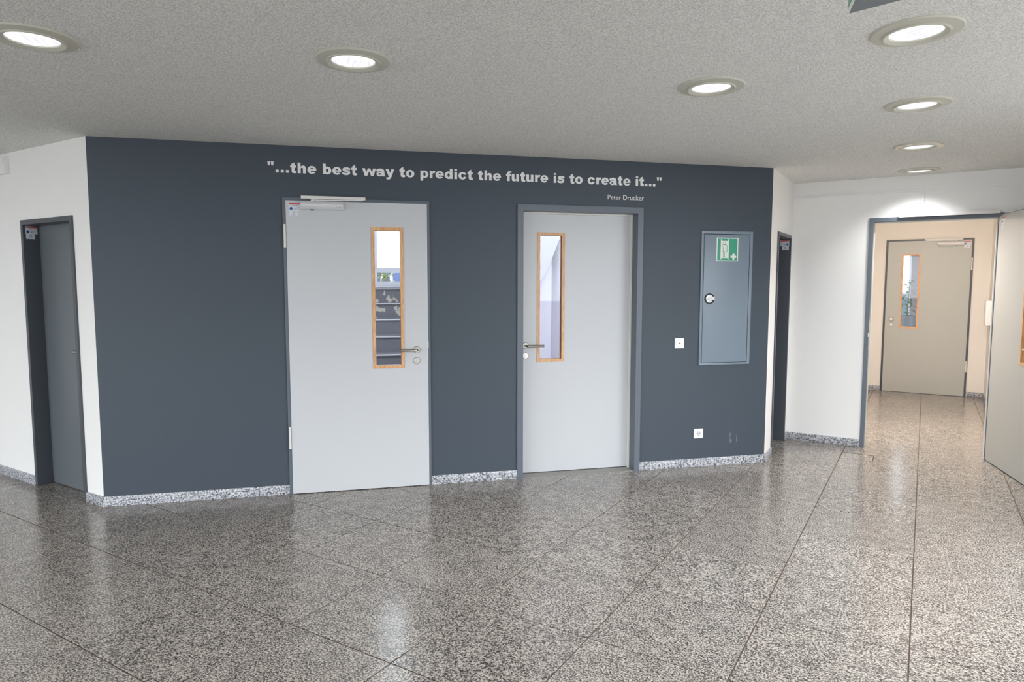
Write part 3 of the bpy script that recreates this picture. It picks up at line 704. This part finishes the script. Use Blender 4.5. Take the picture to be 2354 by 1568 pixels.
# outside the stairwell: bare tree, shrub, fence panel
tr = empty('bare_tree', Matrix.Translation((0.72, 6.6, 0))); tag(tr, 'bare branching tree outside the stairwell window', 'tree')
def branch(name, p, d, L, r, depth):
    bm = bmesh.new(); pts = [Vector(p)]; q = Vector(p); dd = Vector(d).normalized()
    for i in range(5):
        dd = (dd + Vector((random.uniform(-.22, .22), random.uniform(-.22, .22), random.uniform(-.05, .2)))).normalized(); q = q + dd * L / 5; pts.append(q.copy())
    add_tube(bm, pts, [r * (1 - 0.14 * i) for i in range(6)], 7); link(name, bm_mesh(bm, name, True), 'bark', tr)
    if depth:
        for i in (2, 3, 4, 5):
            nd = (dd + Vector((random.uniform(-1, 1), random.uniform(-.6, .6), random.uniform(-.2, .6)))).normalized()
            branch('branch' if depth > 1 else 'twig', pts[i], nd, L * 0.62, r * 0.5, depth - 1)
branch('trunk', (0, 0, 0), (-0.05, 0, 1), 3.2, 0.06, 3)
sh = empty('garden_shrub', Matrix.Translation((0.50, 5.0, 0))); tag(sh, 'olive green shrub outside the lower stairwell pane', 'shrub')
bm = bmesh.new()
for i in range(420):
    z = random.uniform(1.1, 1.75); p = Vector((random.gauss(-0.04, 0.07), random.gauss(0, 0.1), z)); n = Vector((random.uniform(-1, 1), random.uniform(-1, 1), random.uniform(-.5, 1))).normalized()
    t = n.orthogonal().normalized(); b_ = n.cross(t); L = random.uniform(0.02, 0.045)
    bm.faces.new([bm.verts.new(p + t * L), bm.verts.new(p + b_ * L * .5), bm.verts.new(p - t * L), bm.verts.new(p - b_ * L * .5)])
fl = link('foliage', bm_mesh(bm, 'fol'), 'foliage', sh); fl['kind'] = 'stuff'
bm = bmesh.new(); add_tube(bm, [(0, 0, 0), (-.02, 0, 1.0), (0.0, 0, 1.6)], [0.02, 0.015, 0.006], 7); link('stem', bm_mesh(bm, 'st', True), 'bark', sh)
fp = empty('garden_screen', Matrix.Translation((0.60, 5.4, 0))); tag(fp, 'blue garden screen with white posts outside the stairwell window', 'screen')
box('panel', -0.3, 0.16, 0, 0.03, 0.0, 1.77, 'blue_panel', fp)
for x in (-0.14, 0.0, 0.2): box('post', x - 0.022, x + 0.022, -0.02, 0.05, 0.0, 1.78, 'window_white', fp)
gd = box('ground_outside', -60, 60, -60, 60, -0.4, -0.16, 'paving'); tag(gd, 'pale paved ground outside the building', 'ground', kind='structure')

# ---------------------------------------------------------------- room behind door 2
R0, R1, RD = 1.16, 3.05, 2.4
wall('wall_side_room_left', M_MAIN, R0 - 0.02, R0, 0, 2.6, 0.30, RD, [], 'plaster_daylight_tint', 'daylight-tinted white left wall of the room behind the recessed door')
wall('wall_side_room_right', M_MAIN, R1, R1 + 0.08, 0, 2.6, 0.30, RD, [], 'plaster_daylight_tint', 'daylight-tinted white right wall of the room behind the recessed door')
wall('wall_side_room_end', M_MAIN, R0 - 0.02, R1 + 0.08, 0, 2.6, RD, RD + 0.1, [], 'plaster_daylight_tint', 'daylight-tinted white end wall of the room behind the recessed door')
c2 = box('ceiling_side_room', R0 - 0.02, R1 + 0.08, 0.30, RD + 0.1, 2.6, 2.7, 'plaster_white'); tag(c2, 'white ceiling of the room behind the recessed door', 'ceiling', kind='structure')
sf = empty('stair_soffit', M_MAIN); tag(sf, 'slanted shade-toned stair underside seen through the recessed door glass', 'stair soffit', kind='structure')
plate('soffit_slab', [(1.162, 2.075), (2.245, 2.075), (2.10, 1.71), (1.162, 0.1)], 2.0, RD - 0.002, 'soffit_shade_tone', sf)
pp = box('pillar', 2.262, 2.75, 2.05, RD - 0.002, 0, 2.598, 'plaster_daylight_tint', bev=0.02); tag(pp, 'daylight-tinted white pillar behind the recessed door glass', 'pillar', kind='structure')
sw = empty('wall_panel', M_MAIN @ Matrix.Translation((2.30, 2.05, 1.3))); tag(sw, 'small light grey control panel on the daylight-tinted pillar', 'control panel')
box('housing', -0.045, 0.06, -0.02, -0.0005, -0.10, 0.10, 'plastic_grey', sw, bev=0.004); box('cover', -0.035, 0.05, -0.024, -0.0202, -0.085, 0.02, 'plastic_white', sw)
rl = empty('side_room_fill_lamp', M_MAIN @ Matrix.Translation((2.0, 0.62, 2.6))); tag(rl, 'added unseen fill lamp in the room behind the recessed door', 'lamp')  # added out of view to brighten the room behind door 2
bm = bmesh.new(); add_lathe(bm, [(0, -0.06), (0.15, -0.055), (0.18, -0.03), (0.185, -0.001), (0, -0.001)], 32); link('lamp_shade', bm_mesh(bm, 'ls', True), 'lamp_lens', rl)  # glowing body of the added side room fill
lamp('side_room_fill_light', 'POINT', 80, (0.93, 0.94, 1.0), rl, (0, 0, -0.2), shadow_soft_size=0.15)

# ---------------------------------------------------------------- downlights
LBL = ['recessed round downlight at the far left of the ceiling', 'recessed round downlight above the left glazed door', 'recessed round downlight above the first aid cabinet',
       'largest downlight at upper right, its bulb showing, beside the hanging sign', 'downlight between the bulb-showing one and the peeling-rimmed one', 'downlight with a bright peeling rim, second nearest the end wall', 'farthest downlight casting a pool on the end wall']
def downlight_meshes():
    bm = bmesh.new(); add_lathe(bm, [(0.118, -0.012), (0.158, -0.008), (0.1625, -0.002), (0.1625, -0.0002), (0.118, -0.0002)], 56); bm.faces.ensure_lookup_table()
    for f in [f for f in bm.faces if len(f.verts) > 8]: bm.faces.remove(f)
    fl_ = bm_mesh(bm, 'flange', True)
    bm = bmesh.new(); add_lathe(bm, [(0.118, -0.002), (0.118, -0.0165), (0.113, -0.0185), (0.107, -0.0165), (0.0955, -0.010), (0.0935, -0.003)], 56)
    for f in [f for f in bm.faces if len(f.verts) > 8]: bm.faces.remove(f)
    lip = bm_mesh(bm, 'lip', True)
    bm = bmesh.new(); add_lathe(bm, [(0, -0.0050), (0.05, -0.0052), (0.0938, -0.0045)], 48)
    for f in [f for f in bm.faces if len(f.verts) > 8]: bm.faces.remove(f)
    return fl_, lip, bm_mesh(bm, 'lens', True)
flm, lipm, lenm = downlight_meshes()
flm.materials.append(MATS['flange']); lipm.materials.append(MATS['flange']); lenm.materials.append(MATS['lamp_lens'])
SPOT_E = 58.0
for i, (x, y) in enumerate(LIGHTS):
    e = empty('downlight', Matrix.Translation((x, y, H)) @ Matrix.Rotation(i * 0.05, 4, 'Z')); tag(e, LBL[i], 'downlight', 'recessed ceiling downlights')
    for nm, me in (('flange_ring', flm), ('inner_lip', lipm), ('lens', lenm)):
        o = bpy.data.objects.new(nm, me); C.objects.link(o); o.parent = e
    if i == 3:
        bm = bmesh.new(); add_lathe(bm, [(0, -0.030), (0.014, -0.028), (0.022, -0.020), (0.024, -0.012), (0.020, -0.007), (0, -0.0066)], 24, 'z', (-0.052, 0.030, 0)); link('bulb', bm_mesh(bm, 'bulb', True), 'lamp_bulb', e)
    if i == 5:
        bm = bmesh.new(); n = 72; ri = []; ro = []
        for k in range(n):
            t = 2 * PI * k / n; rr = 0.150 + random.uniform(-0.012, 0.010)
            ri.append([bm.verts.new((0.1185 * math.cos(t), 0.1185 * math.sin(t), z)) for z in (-0.0150, -0.0125)]); ro.append([bm.verts.new((rr * math.cos(t), rr * math.sin(t), z)) for z in (-0.0125, -0.0092)])
        for k in range(n):
            j = (k + 1) % n
            for q in ((ri[k][0], ri[j][0], ro[j][0], ro[k][0]), (ri[k][1], ro[k][1], ro[j][1], ri[j][1]), (ro[k][0], ro[j][0], ro[j][1], ro[k][1]), (ri[k][0], ri[k][1], ri[j][1], ri[j][0])): bm.faces.new(q)
        link('peeling_paint', bm_mesh(bm, 'peel'), 'peel_cream', e)
    d = bpy.data.lights.new('downlight_beam', 'SPOT'); d.energy = SPOT_E; d.color = (0.97, 0.98, 1.0); d.spot_size = math.radians(128); d.spot_blend = 0.9; d.shadow_soft_size = 0.08
    o = bpy.data.objects.new('downlight_beam', d); C.objects.link(o); o.parent = e; o.location = (0, 0, -0.03)

# ---------------------------------------------------------------- hanging three-sided sign
V0 = Vector((1.354, -3.455)); V1 = V0 + Vector((-0.051, -0.085)).normalized() * 0.34; V2 = V0 + Vector((0.072, -0.114)).normalized() * 0.34
zb, zt = 2.30, 2.47
sg = empty('hanging_exit_sign', Matrix.Translation((V0.x, V0.y, zb))); tag(sg, 'green three-sided sign hanging at the top right edge', 'sign')
loc = [Vector((0, 0)), V1 - V0, V2 - V0]; cen = (loc[0] + loc[1] + loc[2]) / 3
inn = [cen + (p - cen) * 0.985 for p in loc]
bm = bmesh.new(); add_flat(bm, [tuple(p) for p in inn], 0.001, zt - zb); link('sign_body', bm_mesh(bm, 'sb'), 'sign_underside', sg)
for a_, b_ in ((0, 1), (1, 2), (2, 0)):
    p, q = loc[a_], loc[b_]; d_ = (q - p).normalized(); n_ = Vector((d_.y, -d_.x)); n_ = n_ if (p - cen).dot(n_) > 0 else -n_
    L = (q - p).length
    def face(nm, s0, s1, h0, h1, o0, o1, m_):
        pts = [p + d_ * s0 + n_ * o0, p + d_ * s1 + n_ * o0, p + d_ * s1 + n_ * o1, p + d_ * s0 + n_ * o1]
        bm = bmesh.new(); add_flat(bm, [tuple(v) for v in pts], h0, h1); link(nm, bm_mesh(bm, nm), m_, sg)
    face('sign_face', 0.004, L - 0.004, 0.0, zt - zb, -0.001, 0.002, 'sign_white'); face('green_field', 0.016, L - 0.016, 0.012, zt - zb - 0.012, 0.0021, 0.003, 'sign_green')
bm = bmesh.new(); add_tube(bm, [(cen.x, cen.y, zt - zb), (cen.x, cen.y, H - zb - 0.0005)], 0.012, 12); link('hanger', bm_mesh(bm, 'hg', True), 'silver_paint', sg)

# ---------------------------------------------------------------- wall quote lettering
def G_rect(x0, y0, x1, y1): return [(x0, y0), (x1, y0), (x1, y1), (x0, y1)]
def ring(cx, cy, rx, ry, ix, iy, a0=0, a1=360, n=40):
    out = []
    for k in range(n):
        t0, t1 = [math.radians(a0 + (a1 - a0) * j / n) for j in (k, k + 1)]
        out.append([(cx + rx * math.cos(t0), cy + ry * math.sin(t0)), (cx + rx * math.cos(t1), cy + ry * math.sin(t1)), (cx + ix * math.cos(t1), cy + iy * math.sin(t1)), (cx + ix * math.cos(t0), cy + iy * math.sin(t0))])
    return out
def smooth(pts, n=5):
    out = []
    for i in range(len(pts) - 1):
        p0, p1, p2, p3 = pts[max(i - 1, 0)], pts[i], pts[i + 1], pts[min(i + 2, len(pts) - 1)]
        for k in range(n):
            t = k / n
            out.append(tuple(0.5 * (2 * p1[c] + (p2[c] - p0[c]) * t + (2 * p0[c] - 5 * p1[c] + 4 * p2[c] - p3[c]) * t * t + (3 * p1[c] - p0[c] - 3 * p2[c] + p3[c]) * t ** 3) for c in (0, 1)))
    out.append(pts[-1]); return out
def stroke(pts, wd):
    pts = smooth(pts); L_, R_ = [], []
    for i, p in enumerate(pts):
        a_, b_ = pts[max(i - 1, 0)], pts[min(i + 1, len(pts) - 1)]; d_ = Vector((b_[0] - a_[0], b_[1] - a_[1])).normalized()
        L_.append((p[0] - d_.y * wd / 2, p[1] + d_.x * wd / 2)); R_.append((p[0] + d_.y * wd / 2, p[1] - d_.x * wd / 2))
    return [[L_[i], L_[i + 1], R_[i + 1], R_[i]] for i in range(len(pts) - 1)]
mx_ = lambda ps, w_: [[(w_ - x, y) for x, y in p] for p in ps]
my_ = lambda ps: [[(x, 0.519 - y) for x, y in p] for p in ps]
arch = [(.255, .44), (.33, .505), (.42, .53), (.5, .52), (.56, .485), (.595, .42), (.605, .33), (.605, .25), (.41, .25), (.41, .31), (.405, .345), (.385, .37), (.345, .38), (.3, .37), (.27, .335), (.261, .28), (.255, .28)]
bowl = [G_rect(.066, 0, .261, .716)] + ring(.352, .259, .28, .271, .085, .135)
GL = {
    'i': (.333, [G_rect(.07, 0, .263, .519), G_rect(.07, .583, .263, .716)]),
    '.': (.333, [G_rect(.07, 0, .263, .19)]),
    '"': (.5, [[(.05, .716), (.235, .716), (.20, .46), (.085, .46)], [(.27, .716), (.455, .716), (.42, .46), (.305, .46)]]),
    't': (.444, [[(.11, .5), (.303, .5), (.303, .716), (.11, .617)], G_rect(.025, .375, .41, .519), G_rect(.11, .2, .303, .52),
                 [(.11, .25), (.11, .13), (.125, .06), (.16, .015), (.22, -.008), (.3, -.012), (.37, -.003), (.425, .012), (.41, .15), (.37, .14), (.335, .14), (.31, .155), (.303, .19), (.303, .25)]]),
    'h': (.667, [G_rect(.066, 0, .261, .716), G_rect(.41, 0, .605, .26), arch]),
    'u': (.667, mx_(my_([G_rect(.066, 0, .261, .519), G_rect(.41, 0, .605, .26), arch]), .667)),
    'o': (.667, ring(.333, .259, .298, .271, .102, .142)),
    'b': (.667, bowl), 'd': (.667, mx_(bowl, .667)), 'p': (.667, my_([G_rect(.066, 0, .261, .716)] + ring(.352, .259, .28, .271, .085, .135))),
    'e': (.667, ring(.333, .259, .298, .271, .102, .150, -10, 322) + [G_rect(.15, .205, .62, .302)]),
    'c': (.667, ring(.333, .259, .298, .271, .102, .142, 22, 338)),
    's': (.611, stroke([(.555, .37), (.48, .428), (.38, .452), (.27, .452), (.17, .425), (.125, .378), (.17, .322), (.29, .283), (.41, .248), (.485, .2), (.485, .135), (.41, .082), (.31, .064), (.19, .074), (.10, .112), (.045, .158)], .150)),
    'a': (.667, stroke([(.055, .352), (.13, .415), (.25, .452), (.38, .450), (.465, .41), (.497, .34), (.497, .2)], .172) + [[(.405, .3), (.405, .12), (.43, 0), (.632, 0), (.603, .09), (.59, .2), (.588, .3)], [(.25, .325), (.42, .345), (.42, .225), (.30, .21)]] + ring(.255, .155, .222, .167, .085, .058)),
    'w': (.944, [[(.005, .519), (.195, .519), (.345, 0), (.165, 0)], [(.165, 0), (.345, 0), (.552, .519), (.395, .519)]] + mx_([[(.005, .519), (.195, .519), (.345, 0), (.165, 0)], [(.165, 0), (.345, 0), (.552, .519), (.395, .519)]], .944)),
    'y': (.611, [[(.0, .519), (.205, .519), (.40, .05), (.225, -.01)], [(.405, .519), (.608, .519), (.41, -.02), (.35, -.13), (.28, -.185), (.17, -.203), (.06, -.19), (.045, -.055), (.13, -.067), (.19, -.055), (.228, 0.0)]]),
    'f': (.389, [G_rect(.095, 0, .29, .5), G_rect(.015, .375, .4, .519), [(.095, .48), (.095, .55), (.115, .635), (.17, .695), (.26, .722), (.36, .725), (.43, .716), (.405, .598), (.35, .603), (.31, .595), (.293, .57), (.29, .48)]]),
    'r': (.444, [G_rect(.066, 0, .261, .519), [(.24, .25), (.24, .42), (.29, .5), (.36, .53), (.42, .525), (.47, .508), (.408, .352), (.345, .37), (.3, .355), (.27, .31), (.261, .25)]]),
}
EM = 0.1043
qt = empty('quote_lettering', Matrix.Translation((-0.567, 0, 2.3435))); tag(qt, 'bold pale grey quotation lettering across the top of the dark wall', 'lettering')
cache = {}; px = 0.0
for ch in '"...the best way to predict the future is to create it..."':
    if ch == ' ': px += .333; continue
    adv, polys = GL[ch]
    if ch not in cache:
        bm = bmesh.new()
        for pi_, poly in enumerate(polys): add_prism(bm, [(x * EM, z * EM) for x, z in poly], -0.0014 - 0.0005 * ((pi_ * 0.618) % 1.0), -0.0002)
        cache[ch] = bm_mesh(bm, 'letter_' + ch); cache[ch].materials.append(MATS['lettering'])
    o = bpy.data.objects.new('letter', cache[ch]); C.objects.link(o); o.parent = qt; o.location = (px * EM, 0, 0); px += adv
print('quote width', px * EM)
def text_mesh(s, width, name, depth=0.0006):
    cu = bpy.data.curves.new(name, 'FONT'); cu.body = s; cu.size = 1.0; cu.extrude = 0; cu.resolution_u = 3
    o = bpy.data.objects.new(name, cu); C.objects.link(o); bpy.context.view_layer.update()
    dg = bpy.context.evaluated_depsgraph_get(); me = bpy.data.meshes.new_from_object(o.evaluated_get(dg)); bpy.data.objects.remove(o)
    xs_ = [v.co.x for v in me.vertices]; s_ = width / (max(xs_) - min(xs_)); x0 = min(xs_)
    me.transform(Matrix.Rotation(PI / 2, 4, 'X') @ Matrix.Scale(s_, 4) @ Matrix.Translation((-x0, 0, 0))); return me
au = text_mesh('Peter Drucker', 0.311, 'author')
ao = link('author_lettering', au, 'lettering', None, Matrix.Translation((2.006, -0.0012, 2.2295))); tag(ao, 'small pale name lettering below the end of the quotation', 'lettering')

# ---------------------------------------------------------------- first aid cabinet
cb_ = empty('wall_cabinet', M_MAIN @ Matrix.Translation((2.8361, 0, 0.8739))); tag(cb_, 'blue grey flush wall cabinet with green first aid stretcher sign', 'cabinet')
CW, CH = 0.4786, 1.1235
for q in ((0, CW, CH - .024, CH), (0, CW, 0, .016), (0, .0225, .016, CH - .024), (CW - .0265, CW, .016, CH - .024)):
    box('frame_strip', q[0], q[1], -0.012, -0.0003, q[2], q[3], 'cabinet_grey', cb_, bev=0.0015)
box('gap_backing', .0225, CW - .0265, -0.003, -0.0003, .016, CH - .024, 'gap_dark', cb_)
cd = box('cabinet_door', .0265, CW - .0315, -0.0115, -0.0032, .0200, CH - .0290, 'cabinet_grey', cb_, bev=0.001)
lt = part_empty('turn_latch', cb_); lx, lz = .084, .559
bm = bmesh.new(); add_lathe(bm, [(0.036, -0.0145), (0.039, -0.021), (0.044, -0.021), (0.046, -0.0116), (0.0, -0.0116)], 40, 'y', (lx, 0, lz)); 
for f in [f for f in bm.faces if len(f.verts) > 20]: bm.faces.remove(f)
link('latch_ring', bm_mesh(bm, 'lr', True), 'black_plastic', lt)
plate('latch_dish', circ(lx, lz, .0365, 32), -0.0135, -0.0118, 'black_plastic', lt)
def half(t0, t1, cut): return [(lx + .034 * math.cos(math.radians(t0 + (t1 - t0) * k / 14)), lz + .034 * math.sin(math.radians(t0 + (t1 - t0) * k / 14))) for k in range(15)]
plate('latch_plate', half(35, 180, 0), -0.0165, -0.0137, 'chrome', lt); plate('latch_plate', half(190, 330, 0), -0.0165, -0.0137, 'chrome', lt)
plate('latch_grip', [(lx - .030, lz + .000), (lx + .010, lz + .016), (lx + .040, lz + .020), (lx + .042, lz - .012), (lx + .012, lz - .012), (lx - .030, lz - .006)], -0.027, -0.0167, 'steel', lt)
bm = bmesh.new(); add_lathe(bm, [(0, -0.0285), (.006, -0.0285), (.0065, -0.0265), (0, -0.0265)], 18, 'y', (lx + .024, 0, lz + .003)); link('latch_lock', bm_mesh(bm, 'll', True), 'steel_satin', lt)
# sign on the cabinet door
sn = part_empty('first_aid_sign', cb_); sx, sz = 0.1385, 0.8725; SWd, SHt = 0.2015, 0.1955
def SP(nm, pts, lev, m_): plate(nm, [(sx + x * SWd, sz + z * SHt) for x, z in pts], -0.0118 - 0.0006 * (lev + 1), -0.0118 - 0.0006 * lev, m_, sn)
SP('sign_plate', [(0, 0), (1, 0), (1, 1), (0, 1)], 0, 'sign_white')
SP('green_field', [(.042, .035), (.958, .035), (.958, .962), (.042, .962)], 1, 'sign_green')
SP('stretcher_sheet', [(.185, .135), (.545, .135), (.545, .865), (.185, .865)], 2, 'sign_white')
for x in (.185, .512): SP('stretcher_pole', [(x, .07), (x + .048, .07), (x + .048, .935), (x, .935)], 2.2, 'sign_white')
SP('cross', [(.74, .06), (.83, .06), (.83, .15), (.915, .15), (.915, .24), (.83, .24), (.83, .325), (.74, .325), (.74, .24), (.65, .24), (.65, .15), (.74, .15)], 2, 'sign_white')
def outline(nm, pts, closed=True, wd=.014):
    bm = bmesh.new(); n = len(pts)
    for i in range(n if closed else n - 1):
        a_, b_ = Vector((sx + pts[i][0] * SWd, sz + pts[i][1] * SHt)), Vector((sx + pts[(i + 1) % n][0] * SWd, sz + pts[(i + 1) % n][1] * SHt))
        if (b_ - a_).length < 1e-6: continue
        d_ = (b_ - a_).normalized() ; nn = Vector((-d_.y, d_.x)) * wd * SWd / 2; e_ = d_ * wd * SWd / 2
        add_prism(bm, [tuple(a_ - nn - e_), tuple(b_ - nn + e_), tuple(b_ + nn + e_), tuple(a_ + nn - e_)], -0.0154, -0.0138)
    link(nm, bm_mesh(bm, nm), 'sign_green', sn)
outline('figure_head', [(.365 + .055 * math.cos(2 * PI * k / 18), .765 + .055 * math.sin(2 * PI * k / 18)) for k in range(18)])
outline('figure_body', [(.33, .705), (.40, .705), (.455, .69), (.485, .64), (.49, .42), (.465, .41), (.43, .42), (.435, .30), (.425, .18), (.30, .18), (.30, .42), (.265, .41), (.245, .43), (.245, .64), (.275, .69)])
outline('figure_arm_line', [(.43, .43), (.43, .60)], False); outline('figure_arm_line', [(.30, .43), (.30, .60)], False); outline('figure_leg_line', [(.363, .18), (.363, .42)], False)

# ---------------------------------------------------------------- switch and socket
sw_ = empty('light_switch', M_MAIN @ Matrix.Translation((2.6565, 0, 1.0625))); tag(sw_, 'white square light switch with red indicator left of the cabinet', 'light switch')
plate('cover_plate', rrect(-.0415, .0415, -.0415, .0415, .005), -0.009, -0.0003, 'plastic_white', sw_)
plate('rocker_recess', rrect(-.027, .028, -.029, .027, .004), -0.0094, -0.0088, 'plastic_grey', sw_)
plate('rocker', rrect(-.0258, .0268, -.0278, .0258, .0035), -0.0122, -0.0095, 'plastic_white', sw_)
plate('indicator', rrect(-.0065, .0075, -.0055, .005, .001), -0.0128, -0.0123, 'indicator_red', sw_)
so = empty('power_socket', M_MAIN @ Matrix.Translation((2.8525, 0, 0.2875))); tag(so, 'white square power socket low on the dark wall', 'power socket')
plate('cover_plate', rrect(-.042, .042, -.041, .041, .005), -0.009, -0.0003, 'plastic_white', so)
plate('insert_seam', rrect(-.0275, .0275, -.0275, .0275, .003), -0.0094, -0.0088, 'plastic_grey', so)
bm = bmesh.new(); add_prism(bm, rrect(-.0268, .0268, -.0268, .0268, .003), -0.0108, -0.0095); link('insert', bm_mesh(bm, 'ins'), 'plastic_white', so)
bm = bmesh.new(); add_lathe(bm, [(.0215, -.0110), (.0205, -.0125), (.0195, -.0110)], 36, 'y'); 
for f in [f for f in bm.faces if len(f.verts) > 20]: bm.faces.remove(f)
link('socket_rim', bm_mesh(bm, 'rim', True), 'plastic_white', so)
plate('socket_well', circ(0, 0, .0195, 32), -0.0113, -0.0109, 'plastic_grey', so)
for x in (-.0095, .0095): plate('pin_hole', circ(x, 0, .0026, 12), -0.0117, -0.0113, 'gap_dark', so)
for z in (-.0185, .0165): plate('earth_clip', [(-.003, z), (.003, z), (.003, z + .003), (-.003, z + .003)], -0.0121, -0.0113, 'steel', so)

# ---------------------------------------------------------------- cable trunking
tk = empty('trim_1', M_END); tag(tk, 'thin white cable trunking on the end wall above the doorway', 'cable trunking', kind='structure')
box('trunking_run', 0.005, 1.077, -0.020, -0.0003, 2.388, 2.402, 'plastic_white', tk, bev=0.002)
box('trunking_drop', 1.078, 1.094, -0.020, -0.0003, 2.193, 2.402, 'plastic_white', tk, bev=0.002)
box('trunking_cap', 0.0, 0.03, -0.024, -0.0202, 2.384, 2.406, 'plastic_white', tk)
box('trunking_run', 1.0945, B_FRONT - B_RIGHT - 0.01, -0.010, -0.0003, 2.386, 2.392, 'plastic_white', tk)
bx = empty('cable_duct', M_LEFT @ Matrix.Translation((-1.115, 0, 2.38))); tag(bx, 'white boxed cable duct high on the left white wall', 'cable duct')
box('duct_body', -2.8, 0, -0.035, -0.0003, 0.0, 0.120, 'plastic_white', bx, bev=0.003)
box('duct_cover', -2.8, -0.012, -0.039, -0.0352, 0.012, 0.110, 'plastic_white', bx, bev=0.002)
